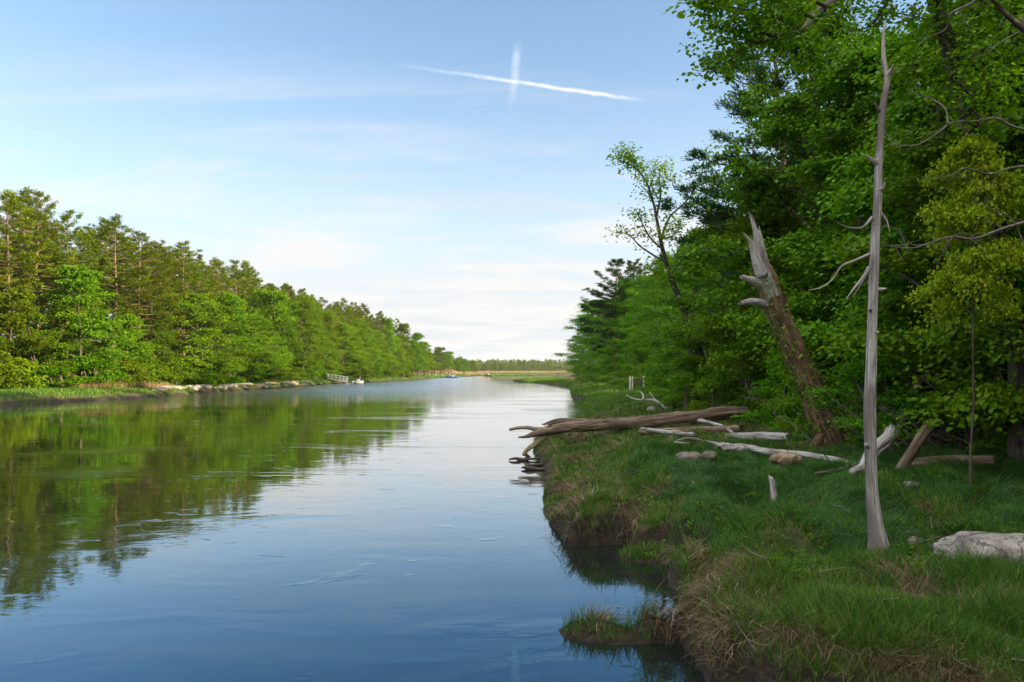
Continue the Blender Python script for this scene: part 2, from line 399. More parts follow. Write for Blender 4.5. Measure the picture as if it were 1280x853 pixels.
# breeze: reaches the water in patches, most of all out in the reach beyond 75 m
far = math_n(t, 'MULTIPLY', maprange(t, sp.outputs[1], 60, 150), maprange(t, math_n(t, 'ADD', sp.outputs[0], math_n(t, 'MULTIPLY', sp.outputs[1], 0.04)), 8, -16))
wind = math_n(t, 'MAXIMUM', math_n(t, 'MULTIPLY', maprange(t, patch, 0.57, 0.68), 0.13), math_n(t, 'MULTIPLY', far, maprange(t, patch, 0.2, 0.5)))
lane = maprange(t, noise(t, vscale(t, pos, (0.028, 0.30, 1)), 1.0, 4, 0.6, 0.6), 0.55, 0.70)
wind = math_n(t, 'MAXIMUM', wind, math_n(t, 'MULTIPLY', math_n(t, 'MULTIPLY', lane, maprange(t, sp.outputs[1], 11, 22)), 0.10))
eddy = maprange(t, noise(t, vscale(t, pos, (0.5, 0.8, 1)), 1.0, 3, 0.6, 1.5), 0.62, 0.75)
h = math_n(t, 'MULTIPLY', swell, 0.006)
h = math_n(t, 'ADD', h, math_n(t, 'MULTIPLY', fine, math_n(t, 'ADD', math_n(t, 'MULTIPLY', eddy, 0.006), 0.0009)))
h = math_n(t, 'ADD', h, math_n(t, 'MULTIPLY', math_n(t, 'MULTIPLY', rip, wind), 0.16))
bn = N(t, 'ShaderNodeBump'); bn.inputs['Strength'].default_value = 1.0; bn.inputs['Distance'].default_value = 1.0; L(t, h, bn.inputs['Height'])
lw = N(t, 'ShaderNodeLayerWeight'); L(t, bn.outputs[0], lw.inputs['Normal']); lw.inputs['Blend'].default_value = 0.5
body = N(t, 'ShaderNodeBsdfDiffuse'); body.inputs['Color'].default_value = (0.010, 0.012, 0.008, 1)
gl = N(t, 'ShaderNodeBsdfGlossy'); L(t, math_n(t, 'ADD', math_n(t, 'MULTIPLY', wind, 0.22), 0.015), gl.inputs['Roughness']); L(t, bn.outputs[0], gl.inputs['Normal'])
L(t, ramp(t, lw.outputs['Facing'], [(0.0, (.35, .7, 1.0)), (0.66, (.36, .74, 1.06)), (0.88, (1, 1, 1))]), gl.inputs['Color'])
refl = ramp(t, lw.outputs['Facing'], [(0.0, 0.03), (0.45, 0.09), (0.64, 0.22), (0.75, 0.37), (0.85, 0.62), (0.95, 0.88)])
ms = N(t, 'ShaderNodeMixShader'); L(t, refl, ms.inputs[0]); L(t, body.outputs[0], ms.inputs[1]); L(t, gl.outputs[0], ms.inputs[2]); L(t, ms.outputs[0], o.inputs['Surface'])

def plain(name, col, rough=0.5, spec=0.4, var=0.15):
    m, t, o = newmat(name)
    tc = N(t, 'ShaderNodeTexCoord'); n = noise(t, tc.outputs['Object'], 6.0, 4, 0.6)
    c = mix(t, n, tuple(x * (1 - var) for x in col), tuple(min(1, x * (1 + var)) for x in col))
    principled(t, o, c, rough, spec); return m
M['white_paint'] = plain('white_boat_paint', (0.75, 0.75, 0.74), 0.35)
M['blue_paint'] = plain('blue_canvas', (0.03, 0.06, 0.20), 0.6)
M['dark_paint'] = plain('dark_motor', (0.04, 0.04, 0.045), 0.4)
M['dock_wood'] = plain('dock_boards', (0.26, 0.23, 0.19), 0.8)
M['alu'] = plain('galvanised_rail', (0.62, 0.62, 0.60), 0.5)

# ------------------------------------------------------------------ terrain
def W(u, v): Y = EYE * F / (v - HV); return ((u - CX) / F * Y, Y)
R_POLY = [(-6, -200), (-6, -20), (-4, .5), (-1, 1.5), (1.5, 2.0), (3.3, 3.2), (4.3, 4.9), (3.9, 5.5), (3.4, 6.0), (2.8, 6.5), (2.2, 7.1), (1.87, 7.7)]
R_POLY += [W(*p) for p in [(868, 822), (850, 806), (825, 803), (800, 806), (770, 808), (735, 806), (700, 798), (694, 787), (712, 778), (750, 780), (790, 788), (830, 796),
    (858, 797), (882, 790), (896, 772), (880, 764), (845, 752), (831, 735), (828, 716), (800, 708), (770, 702), (768, 695), (790, 689), (788, 683), (755, 681), (708, 682), (704, 667), (690, 655),
    (680, 641), (684, 620), (694, 606), (688, 592), (676, 576), (667, 561), (690, 546), (716, 528), (745, 512), (742, 504), (735, 500), (714, 497), (712, 489), (712, 485),
    (690, 481), (660, 478.2), (641, 476.8), (655, 475)]] + [(10, 300), (26, 345), (34, 430), (70, 445), (120, 475), (300, 520), (3000, 600), (3000, -200)]
L_POLY = [(-60, -200), (-47, 20), (-46, 60), (-45.5, 71), (-43.5, 82), (-41.5, 94), (-42.5, 112), (-42, 136), (-41.5, 150), (-42.5, 176), (-44, 205), (-41.5, 214), (-39, 260), (-38, 300), (-33, 390), (-27, 470), (-24, 505), (-30, 530),
    (-24, 580), (0, 640), (40, 730), (100, 765), (300, 730), (3000, 790), (3000, 6000), (-3000, 6000), (-3000, -200)]
def poly_sd(x, y, poly):
    x = np.asarray(x, float); y = np.asarray(y, float)
    d2 = np.full(x.shape, 1e18); ins = np.zeros(x.shape, bool)
    n = len(poly)
    for i in range(n):
        ax, ay = poly[i]; bx, by = poly[(i + 1) % n]
        ex, ey = bx - ax, by - ay
        tt = np.clip(((x - ax) * ex + (y - ay) * ey) / (ex * ex + ey * ey + 1e-12), 0, 1)
        d2 = np.minimum(d2, (x - ax - tt * ex) ** 2 + (y - ay - tt * ey) ** 2)
        c = (ay > y) != (by > y)
        with np.errstate(divide='ignore', invalid='ignore'):
            xi = ex * (y - ay) / (ey if ey else 1e-12) + ax
        ins ^= c & (x < xi)
    d = np.sqrt(d2)
    return np.where(ins, d, -d)
BUMPS = [(2.75, 9.15, 0.62, .30), (2.75, 10.6, .55, -.30), (2.1, 10.5, .5, -.2), (3.6, 10.4, .5, -.15), (2.75, 8.25, .28, -.28), (3.3, 8.4, .3, -.15), (1.9, 12.0, .45, -.12), (2.6, 12.2, .5, -.22), (3.1, 15.8, .6, -.25), (2.2, 16.4, .5, -.2), (1.6, 14.6, .7, .15), (2.0, 13.6, 1.0, .10), (2.9, 7.3, .9, .12), (0, -1, 2.2, .6), (2.3, 25, 1.6, .15), (3.9, 19.5, 1.2, .2), (1.95, 10.9, .45, -.18), (2.05, 12.75, .4, -.10), (2.2, 9.6, .3, -.2)]
CUTS = [(2.5, 9.3, .9, .6), (2.4, 7.4, 1.0, .5), (1.5, 13.9, 1.1, .6), (1.0, 8.9, .5, -.2), (2.0, 12.6, .6, -.6), (3.2, 6.2, 1, .4), (1.0, 17.2, 1.2, -.4)]
def cut_mask(x, y):
    k = np.clip(y / 14, 1, 6); c = fbm(x / (1.5 * k), y / (1.5 * k), 131, 2)
    for cx0, cy0, r0, a0 in CUTS: c = c + a0 * np.exp(-((x - cx0) ** 2 + (y - cy0) ** 2) / r0 ** 2)
    return sstep(c, .40, .54)
def wobble(x, y):
    k = np.clip(np.asarray(y, float) / 30.0, 0.3, 6)
    return (fbm(x * 1.6 / k, y * 1.6 / k, 3, 3) - .5) * 0.45 * k
def height(x, y):
    x = np.asarray(x, float); y = np.asarray(y, float)
    dr = poly_sd(x, y, R_POLY) ; dl = poly_sd(x, y, L_POLY)
    kk = np.clip(y / 40, 1, 4)
    drw = dr + np.where(np.abs(dr) < 4, wobble(x, y) * sstep(np.abs(dr), 3, 0), 0)
    # right bank
    cut = cut_mask(x, y)
    hr = np.interp(drw / kk, [-5, -1.2, -.35, 0, .05, .14, .40, 1.2, 2.8, 7, 12], [-1.2, -.8, -.35, -.04, .20, .36, .50, .64, .78, 1.06, 1.25]) * cut \
       + np.interp(drw / kk, [-5, -1.2, -.35, 0, .25, .7, 1.4, 2.8, 7, 12], [-1.2, -.8, -.30, -.03, .13, .24, .42, .72, 1.06, 1.25]) * (1 - cut)
    hr = hr + sstep(dr, .15, 1.2) * ((fbm(x / 0.75, y / 0.75, 11, 3) - .5) * .46 + (fbm(x / 3.1, y / 3.1, 21, 2) - .5) * .25)
    for bx, by, br, bh in BUMPS:
        hr = hr + bh * np.exp(-((x - bx) ** 2 + (y - by) ** 2) / br ** 2) * sstep(dr, -.2, .25)
    hr = hr + np.clip(dr - 9.5, 0, 60) * 0.10 * sstep(y, 500, 250)
    # left bank
    dlw = dl + (fbm(x / 3.0, y / 3.0, 31, 3) - .5) * 2.2 * sstep(np.abs(dl), 6, 0)
    hl = np.interp(dlw, [-6, -1.0, 0, .35, 1.2, 5, 9], [-1.2, -.6, -.03, .40, .72, 1.0, 1.3]) + sstep(dl, 1, 3) * (fbm(x / 2, y / 2, 41, 3) - .5) * .35
    hl = hl + np.clip(dl - 9, 0, 50) * 0.16 * sstep(y, 640, 330)
    return np.maximum(hr, hl)
def hz(x, y): return float(height(np.array([x]), np.array([y]))[0])
def on_ground(u, v):
    """where the sight line meets the ground"""
    Y = np.concatenate([np.arange(3, 60, .03), np.arange(60, 700, .5)])
    x = (u - CX) / F * Y; z = EYE - (v - HV) / F * Y
    g = height(x, Y)
    i = int(np.argmax(z <= g)) if (z <= g).any() else len(Y) - 1
    return np.array((x[i], Y[i], g[i]))

def geom(a, b, s0, r):
    out = [a]; s = s0
    while out[-1] < b: out.append(out[-1] + s); s *= r
    return np.array(out)
gx = np.concatenate([-geom(72, 1500, 4, 1.35)[::-1], np.arange(-70, -36, .7), np.arange(-36, -3, 3.0), np.arange(-3, 8, .09), np.arange(8, 16, .35), np.arange(16, 60, 2.2), geom(60, 1500, 4, 1.35)])
gy = np.concatenate([np.arange(-200, 0, 20), np.arange(0, 5, .5), np.arange(5, 20, .09), np.arange(20, 62, .28), np.arange(62, 300, 1.6), geom(300, 1700, 4, 1.06)])
X, Yg = np.meshgrid(gx, gy); Z = height(X, Yg)
dR = poly_sd(X, Yg, R_POLY); dL = poly_sd(X, Yg, L_POLY)
woodmask = np.maximum(sstep(dR, 6.5, 10) * sstep(Yg, 560, 300), sstep(dL, 6, 10))
ny, nx = X.shape
i = (np.arange(ny - 1)[:, None] * nx + np.arange(nx - 1)[None]).reshape(-1)
gme = mesh_np('ground', np.stack([X.ravel(), Yg.ravel(), Z.ravel()], 1), [np.stack([i, i + 1, i + 1 + nx, i + nx], 1)], M['ground'], {'wood': woodmask.ravel()})
link('ground', gme, kind='structure')
wx = np.array([-120., -60, 60, 400, 1500]); wy = np.array([-200., 0, 100, 400, 900, 1200])
X, Yg = np.meshgrid(wx, wy); ny, nx = X.shape
i = (np.arange(ny - 1)[:, None] * nx + np.arange(nx - 1)[None]).reshape(-1)
link('river', mesh_np('river', np.stack([X.ravel(), Yg.ravel(), X.ravel() * 0], 1), [np.stack([i, i + 1, i + 1 + nx, i + nx], 1)], M['water'], None, None, False), kind='structure')

# ------------------------------------------------------------------ tree generators
def unit(v): return v / (np.linalg.norm(v, axis=-1, keepdims=True) + 1e-9)
def spray(rg, buf, centers, sizes, per, lsize, outward=None, flat=.32, lobe=False, base=0.0, hue=0.35):
    """leaf sprays: many leaves spread flat round each twig centre"""
    n = len(centers)
    c = np.repeat(centers, per, 0); sz = np.repeat(sizes, per)[:, None]
    off = rg.normal(0, 1, (n * per, 3)) * np.array((.5, .5, flat * .5)) * sz
    off[:, 2] -= .22 * (off[:, 0] ** 2 + off[:, 1] ** 2) / (sz[:, 0] + 1e-6)      # sprays droop towards the rim
    p = c + off
    yaw = np.arctan2(off[:, 1], off[:, 0]) + rg.normal(0, .7, len(p))
    fwd = np.stack([np.cos(yaw), np.sin(yaw), rg.normal(-.25, .3, len(p))], 1)
    nrm = unit(np.stack([rg.normal(0, .45, len(p)), rg.normal(0, .45, len(p)), np.ones(len(p))], 1))
    r = np.clip(np.repeat(rg.random(n), per) * hue + rg.random(len(p)) * .5 + base, 0, 1)
    ls = lsize * (0.65 + .7 * rg.random(len(p)))
    if lobe: lobed(buf, p, fwd, nrm, ls, r)
    else: leaves(buf, p, fwd, nrm, ls, ls * .72, r)
def gen_broadleaf(seed, H, R, base=.12, nl=26, per=30, lsize=.12, top=.97, clump=.7, sub=6, trunk_r=None, lean=0.0, lobe=False, multi=1, mats=('bark', 'leaf_near'), flat=.32, shape=.40):
    rg = np.random.default_rng(seed)
    wb = Buf(); lb = Buf(); cs = []; ss = []
    for st in range(multi):
        tr = (trunk_r or H * .014) / math.sqrt(multi)
        n = 9; zz = np.linspace(0, H * .95, n)
        ax = rg.normal(0, .012 * H, (n, 2)).cumsum(0) * .6; ax[0] = 0
        if multi > 1: ax += np.outer(zz / H, rg.normal(0, .22 * H, 2)); ax += rg.normal(0, .15, 2)
        path = np.column_stack([ax + np.outer(zz / H, (lean, 0)), zz]); path[0, 2] = -.4
        rad = tr * (1 - np.linspace(0, 1, n)) ** .8 + .02
        rad[0] *= 1.45
        tube(wb, path, rad, 8, 20, .12, seed)
        for k in range(nl // multi):
            f = (k + rg.random()) / (nl // multi); tt = base + (top - base) * f
            p0 = np.array([np.interp(tt * H * .95, zz, path[:, q]) for q in (0, 1)] + [tt * H * .95])
            az = k * 2.399 + rg.normal(0, .4)
            prof = (1 - f) ** shape * (0.55 + .45 * min(1, f * 5)) * rg.uniform(.65, 1.15)
            Lb = max(R * prof, .5)
            el = .15 + 1.0 * f ** 1.5 + rg.normal(0, .12)
            d = np.array((math.cos(az) * math.cos(el), math.sin(az) * math.cos(el), math.sin(el)))
            m = 6; s = np.linspace(0, 1, m)[:, None]
            lp = p0 + d * Lb * s + rg.normal(0, .05 * Lb, (m, 3)) * s + np.array((0, 0, .10 * Lb)) * s * (1 - s) * 2 - np.array((0, 0, .16 * Lb)) * s ** 3
            r0 = min(tr * .5, .012 * Lb + .015)
            tube(wb, lp, r0 * (1 - s[:, 0] * .8) + .004, 5)
            for q in range(sub):
                u = rg.uniform(.3, 1.0); b0 = np.array([np.interp(u, s[:, 0], lp[:, c]) for c in range(3)])
                sd = (1 if q % 2 else -1) * rg.uniform(.4, 1.1)
                a2 = az + sd; Ls = Lb * .42 * rg.uniform(.5, 1.1) * (1.15 - .6 * u)
                b1 = b0 + np.array((math.cos(a2), math.sin(a2), rg.normal(.12, .18))) * Ls
                mid = (b0 + b1) / 2 + rg.normal(0, .06 * Ls, 3)
                tube(wb, [b0, mid, b1], [r0 * .4, r0 * .28, .004], 4, None, 0, 0, False)
                cs += [b1, mid]; ss += [clump * rg.uniform(.7, 1.2), clump * rg.uniform(.55, .95)]
            cs.append(lp[-1]); ss.append(clump)
    spray(rg, lb, np.array(cs), np.array(ss), per, lsize, flat=flat, lobe=lobe)
    return {'trunk': wb.mesh('trunk', M[mats[0]]), 'crown': lb.mesh('crown', M[mats[1]], False), 'H': H}
def gen_pine(seed, H, R, base=.3, per=14, nlen=.42, nw=.09, mats=('bark_pine', 'needle'), nwh=None, dense=1.0):
    rg = np.random.default_rng(seed)
    wb = Buf(); fb = Buf()
    n = 8; zz = np.linspace(0, H, n)
    ax = rg.normal(0, .006 * H, (n, 2)).cumsum(0); ax[0] = 0
    path = np.column_stack([ax, zz]); path[0, 2] = -.4
    rad = H * .0115 * (1 - np.linspace(0, 1, n)) ** .75 + .03
    tube(wb, path, rad, 8, 18, .08, seed)
    nwh = nwh or int(H * .92); pc = []; pd = []
    for k in range(nwh):
        f = (k + rg.uniform(-.2, .2)) / nwh; f = min(max(f, 0), .985); z = H * (base + (1 - base) * f)
        p0 = np.array([np.interp(z, zz, path[:, 0]), np.interp(z, zz, path[:, 1]), z])
        prof = (math.sin(min(1, (1 - f) * 1.25 + .06) * math.pi / 2)) * (.55 + .45 * min(1, f * 3.5))
        for q in range(5):
            if rg.random() < .16: continue
            az = k * .9 + q * 1.2566 + rg.normal(0, .25)
            Lb = R * prof * rg.uniform(.55, 1.2)
            el = .05 + .75 * f ** 3 + rg.normal(0, .08)
            s = np.linspace(0, 1, 5)[:, None]; d = np.array((math.cos(az) * math.cos(el), math.sin(az) * math.cos(el), math.sin(el)))
            lp = p0 + d * Lb * s + np.array((0, 0, .20 * Lb)) * s ** 3 - np.array((0, 0, .10 * Lb)) * s
            tube(wb, lp, (.012 * Lb + .02) * (1 - .8 * s[:, 0]), 4, None, 0, 0, False)
            nb = max(4, int(Lb * 5.0 * dense))
            u = rg.uniform(.30, 1.0, nb) ** .8
            b0 = np.stack([np.interp(u, s[:, 0], lp[:, c]) for c in range(3)], 1)
            sdv = np.array((-math.sin(az), math.cos(az), 0))
            sp_ = rg.uniform(-1, 1, nb)[:, None] * (.26 * Lb * (1.2 - .75 * u))[:, None]
            c = b0 + sdv * sp_ + d * np.abs(sp_) * .6 + np.array((0, 0, 1)) * rg.normal(.06, .09, nb)[:, None]
            pc.append(c); pd.append(np.repeat((d + np.array((0, 0, .35)))[None], nb, 0) + sdv * np.sign(sp_) * .5)
    pc = np.concatenate(pc); pd = unit(np.concatenate(pd)); m = len(pc)
    p = np.repeat(pc, per, 0) + rg.normal(0, 1, (m * per, 3)) * np.array((.16, .16, .07)) * nlen / .42
    fwd = np.repeat(pd, per, 0) + rg.normal(0, .75, (m * per, 3)) * np.array((1, 1, .6)) + np.array((0, 0, .25))
    nrm = unit(rg.normal(0, .6, (m * per, 3)) + np.array((0, 0, 1)))
    r = np.clip(np.repeat(rg.random(m), per) * .5 + rg.random(m * per) * .5, 0, 1)
    ln = nlen * rg.uniform(.6, 1.2, m * per)
    leaves(fb, p, fwd, nrm, ln, nw, r, .1, .05)
    return {'trunk': wb.mesh('trunk', M[mats[0]]), 'crown': fb.mesh('crown', M[mats[1]], False), 'H': H}
def plant(name, kind, cat, label, x, y, Hgoal, rz=None, group=None, width=None, z=None):
    s = Hgoal / kind['H']; rg = random.Random(int(x * 971 + y * 313))
    wd = width or s
    r = thing(name, label, cat, (x, y, hz(x, y) if z is None else z), rg.uniform(0, 6.28) if rz is None else rz, (wd, wd, s), group)
    for part in kind:
        if part != 'H': link(part, kind[part], r)
    return r

rng = np.random.default_rng(5); rnd = random.Random(11)
near_b = [gen_broadleaf(101 + k, H, R,   .06, nl, 60, .115, .96, .80, 6, lobe=True, flat=.30) for k, (H, R, nl) in enumerate([(13, 4.4, 40), (11, 4.2, 36), (15, 4.8, 44)])]
near_br = [gen_broadleaf(121 + k, H, R,   .05, nl, 60, .105, .96, .74, 6, lobe=True, flat=.30, mats=('bark', 'leaf_bright')) for k, (H, R, nl) in enumerate([(10, 3.6, 34), (8, 3.2, 30)])]
near_y = gen_broadleaf(131, 7.5, 2.6, .52, 24, 40, .095, .98, .55, 6, .03, lobe=True, mats=('bark', 'leaf_yellow'))
mid_b = [gen_broadleaf(141 + k, H, R, .08, nl, 34, .19, .96, .85, 6, mats=('bark', 'leaf_near')) for k, (H, R, nl) in enumerate([(15, 5, 34), (17, 5.5, 38), (13, 4.6, 32)])]
near_shrub = [gen_broadleaf(151 + k, 2.6, 1.7, .04, 18, 34, .10, .95, .42, 5, .05, multi=3, mats=('twig', mt)) for k, mt in enumerate(('leaf_near', 'leaf_bright', 'leaf_near'))]
left_b = [gen_broadleaf(161 + k, H, R, .16, nl, 26, .30, .96, 1.05, 6, mats=('bark', 'leaf_left'), multi=mu) for k, (H, R, nl, mu) in enumerate([(15, 5.4, 34, 1), (17, 5.4, 38, 1), (13, 5.2, 32, 2), (11, 4, 26, 3)])]
left_bright = gen_broadleaf(171, 14, 5, .12, 32, 26, .30, .96, 1.0, 6, mats=('bark', 'leaf_bright'))
left_shrub = [gen_broadleaf(176 + k, 3.2, 2.3, .05, 16, 26, .24, .95, .7, 5, .06, multi=3, mats=('twig', 'leaf_left')) for k in range(3)]
left_p = [gen_pine(181 + k, H, R, ba, 13) for k, (H, R, ba) in enumerate([(22, 5.2, .34), (20, 4.8, .22), (23, 4.4, .42), (18, 5, .12), (24, 6.0, .30), (19, 3.9, .38)])]
right_p = [gen_pine(191 + k, H, R, ba, 30, .36, .06, ('bark_pine', 'needle_dark')) for k, (H, R, ba) in enumerate([(20, 5.4, .3), (18, 4.8, .25)])]

# ------------------------------------------------------------------ left bank wood
def lx(y): return -max(0.0, 97 - y) * .30
SKU = [-60, 0, 40, 75, 105, 140, 190, 215, 260, 300, 330, 370, 400, 440, 480, 505, 520]
SKV = [250, 245, 232, 268, 258, 272, 292, 297, 322, 325, 343, 358, 372, 378, 392, 403, 410]
def sky_h(x, y):
    u = CX + x / y * F; v = np.interp(u, SKU, SKV); return EYE + (HV - v) / F * y
WORDS = ['first', 'second', 'third', 'fourth', 'fifth', 'sixth', 'seventh', 'eighth', 'ninth', 'tenth', 'eleventh', 'twelfth']
# front pines that make the skyline, left to right
y = 66.0; k = 0; fp = []
while y < 345:
    x = -53.5 + lx(y) + rnd.uniform(-2, 2) + max(0, (y - 200) * .055)
    fp.append((x, y)); y += rnd.uniform(3.6, 5.6) + y * .012; k += 1
fp = [(x, y, CX + x / y * F) for x, y in fp]
named = {}
for j, (u0, lab) in enumerate([(38, 'tallest white pine of the left bank, its crown highest on the skyline'), (105, 'white pine rising right behind the bright green maple on the left bank'),
        (145, 'layered white pine just right of the bright green maple on the left bank'), (215, 'white pine with a pointed top above the two-stemmed trees on the left bank'), (8, 'white pine at the left edge of the photo, beside the tallest pine'),
        (300, 'slender white pine on the left bank behind the pale riprap rocks'), (400, 'white pine on the left bank above the white boat dock ramp'), (500, 'last tall pine at the far right end of the left bank wood')]):
    named[min(range(len(fp)), key=lambda q: abs(fp[q][2] - u0))] = lab
for q, (x, y, u) in enumerate(fp):
    hgt = sky_h(x, y) - hz(x, y) - (0 if q in named else rnd.uniform(-.6, 4.2))
    plant('white_pine', left_p[rnd.randrange(6) if q not in named else (0, 2, 4)[q % 3]], 'pine tree', named.get(q, 'white pine in the skyline row of the left bank wood'), x, y, hgt, group=None if q in named else 'pines of the left bank skyline', width=rnd.uniform(.85, 1.1))
# deeper rows
for row, xo in enumerate((-60.5, -68)):
    y = 62.0
    while y < 330:
        x = xo + lx(y) + rnd.uniform(-2, 2) + max(0, (y - 200) * .05)
        hgt = sky_h(x, y) - hz(x, y) - rnd.uniform(.5, 3.5)
        kd = rnd.choice(left_p[:3])
        plant('white_pine', kd, 'pine tree', 'white pine standing deep in the left bank wood, half hidden by the front pines', x, y, max(hgt, 12), group='pines deep in the left bank wood', width=1.0)
        y += rnd.uniform(5, 7.5) + y * .012
# broadleaved trees in front of the pines
fb_ = [(-53.5, 84.5, 10.5, 3, 'small olive tree with crooked branches at the left edge of the photo'), (-52.0, 88, 9.6, 3, 'small forked tree just left of the bright green maple'), (-50.5, 93, 14.5, 'M', 'bright green maple standing out among the darker pines of the left bank'),
       (-48.5, 100, 9.5, 2, 'dull green tree right of the bright maple on the left bank'), (-48.0, 109, 7.5, 3, 'grey-stemmed leaning tree above the left end of the riprap rocks'), (-46.5, 121.5, 14.5, 2, 'round green tree with two bare stems above the riprap rocks'),
       (-47.5, 130, 13.5, 0, 'pale green broad tree right of the two-stemmed tree'), (-47, 142, 12.5, 1, 'bushy green tree behind the right end of the riprap rocks'), (-46, 158, 7.0, 3, 'small light green tree alone at the water edge of the left bank')]
for x, y, h_, kd, lab in fb_:
    plant('maple_tree' if kd == 'M' else 'broadleaf_tree', left_bright if kd == 'M' else left_b[kd], 'tree', lab, x, y, h_, width=h_ / (14 if kd == 'M' else left_b[kd]['H']) * 1.05)
y = 138.0
while y < 350:
    x = -47.5 + rnd.uniform(-1.5, 1.5) + max(0, (y - 200) * .06)
    hgt = min(sky_h(x, y) * rnd.uniform(.55, .98), 21)
    plant('broadleaf_tree', rnd.choice(left_b[:3] + [left_b[1], left_bright]), 'tree', 'leafy tree in the front row of the left bank, right of the riprap rocks', x, y, hgt, group='broadleaved front row of the left bank', width=rnd.uniform(.85, 1.15))
    y += rnd.uniform(5, 8) + y * .008
# understorey behind the front pines
y = 60.0
while y < 330:
    for xo in (-57, -64):
        x = xo + lx(y) + rnd.uniform(-2, 2) + max(0, (y - 200) * .05)
        plant('broadleaf_tree', rnd.choice(left_b), 'tree', 'shaded leafy tree beneath the pines of the left bank wood', x, y + rnd.uniform(-2, 2), rnd.uniform(7, 11), group='understorey of the left bank wood', width=rnd.uniform(.8, 1.0))
    y += rnd.uniform(4.5, 6.5) + y * .01
# shrubs along the foot of the wood
y = 64.0
while y < 320:
    x = -47.0 + lx(y) + rnd.uniform(-.8, 1.0) + max(0, (y - 200) * .055)
    plant('shrub', rnd.choice(left_shrub), 'shrub', 'low green shrub at the foot of the left bank wood', x, y, rnd.uniform(2.2, 4.2), group='shrubs along the left bank', width=rnd.uniform(.9, 1.5))
    y += rnd.uniform(2.2, 4.0) + y * .01
# the wood on the next bend
y = 345.0
while y < 640:
    u = 512 + (y - 345) / 295 * 88
    for q in range(3):
        x = (u - CX) / F * y - 4 + rnd.uniform(-3, 2) - q * 9
        v = np.interp(u, [505, 520, 545, 570, 600, 625], [428, 428, 432, 438, 448, 455])
        hgt = EYE + (HV - v) / F * y - hz(x, y) - rnd.uniform(0, 4) * (1.0 if q else 1.6)
        kd = rnd.choice(left_b[:3] + [left_bright] + left_p[:2]) if q == 0 else rnd.choice(left_p)
        isp = kd in left_p
        plant('white_pine' if isp else 'broadleaf_tree', kd, 'pine tree' if isp else 'tree', ('pine' if isp else 'leafy tree') + ' in the lower wood beyond the left bank, by the tan reeds', x, y, max(hgt, 6), group=('pines' if isp else 'leafy trees') + ' in the lower wood on the far bend', width=1.0)
    y += rnd.uniform(9, 15)

# far-off wood that closes the reach
def far_wood():
    rg = np.random.default_rng(77); wb = Buf(); lb = Buf()
    n = 760; xs = rg.uniform(-200, 260, n); ys = rg.uniform(980, 1240, n)
    V = []; 
    for x, y in zip(xs, ys):
        H = rg.uniform(10, 15) + (y - 980) * .028; z0 = hz(x, y); R = rg.uniform(3, 5)
        pine = rg.random() < .5; m = 110
        f = rg.random(m); prof = (1 - f * .98) ** (.8 if pine else .4) * R
        a = rg.uniform(0, 6.28, m); rr = prof * np.sqrt(rg.random(m))
        p = np.stack([x + np.cos(a) * rr, y + np.sin(a) * rr, z0 + H * (.03 + .97 * f)], 1)
        leaves(lb, p, rg.normal(0, 1, (m, 3)), unit(rg.normal(0, .5, (m, 3)) + np.array((0, -.3, 1))), 1.9, 1.5, np.clip(rg.random() * .5 + rg.random(m) * .5, 0, 1))
        tube(wb, [(x, y, z0 - .5), (x, y, z0 + H * .6)], [.2, .05], 4, None, 0, 0, False)
    t_ = link('distant_woodland', None, kind='stuff', label='far low wood closing the end of the river reach', category='woodland')
    link('trunk', wb.mesh('trunk', M['bark']), t_, kind='stuff'); link('crown', lb.mesh('crown', M['leaf_left'], False), t_, kind='stuff')
far_wood()

# ------------------------------------------------------------------ right bank wood
# rows deeper in the wood make the dark backdrop and its height
def right_row(x0, ys, hs, kinds, label, group, jit=1.2, w_=1.0):
    for y in ys:
        x = x0(y) + rnd.uniform(-jit, jit)
        kd = rnd.choice(kinds); isp = kd in right_p
        plant('white_pine' if isp else 'broadleaf_tree', kd, 'pine tree' if isp else 'tree', label if not isp else label.replace('leafy tree', 'pine'), x, y, rnd.uniform(*hs), group=group if not isp else group.replace('trees', 'pines'), width=w_ * rnd.uniform(.9, 1.1))
for lab, x, y, h_, kd, wd in [
        ('broad maple with bright leaves filling the shade right of the dead snag', 10.6, 17.5, 11, near_br[0], 1.05),
        ('tall dark green tree rising behind the leaning broken trunk', 12.2, 27.5, 13.5, near_b[0], 1.0),
        ('leafy tree between the dead snag and the leaning broken trunk', 11.9, 22.5, 12.0, near_b[1], 1.0),
        ('bushy tree left of the leaning broken trunk, over the log root', 10.6, 33, 9.5, near_br[0], 1.0),
        ('tall tree with pale spring leaves left of the dead snag top', 11.9, 31, 17.2, near_b[2], 1.05),
        ('tall leafy tree behind the sparse oak top', 14.5, 40, 15.5, near_b[0], 1.05),
        ('leafy tree over the trunk of the sparse oak', 11.2, 43, 11.0, near_br[0], 1.0),
        ('leafy tree right of the faded posts', 11.8, 54, 12.0, mid_b[2], .95),
        ('tall leafy tree at the right edge of the photo behind the big trunk', 15.5, 21, 15.5, near_b[2], 1.0),
        ('leafy tree with small fresh leaves half hiding the big trunk at the right edge', 10.4, 15.2, 9.8, near_br[1], .85),
        ('dark tree in the right corner beneath the bare limbs', 13.8, 17.2, 9.0, near_b[1], .9)]:
    plant('broadleaf_tree', kd, 'tree', lab, x, y, h_, width=wd)
plant('white_pine', right_p[0], 'pine tree', 'dark white pine leaning out over the right bank above the sparse oak', 12.0, 36.5, 18.0, width=.95)
plant('white_pine', right_p[1], 'pine tree', 'white pine showing above the far round tree clump on the right bank', 16.5, 128, 20.5, width=1.2)
plant('white_pine', right_p[0], 'pine tree', 'smaller white pine beside the far pine top on the right bank', 21, 138, 21.0, width=1.1)
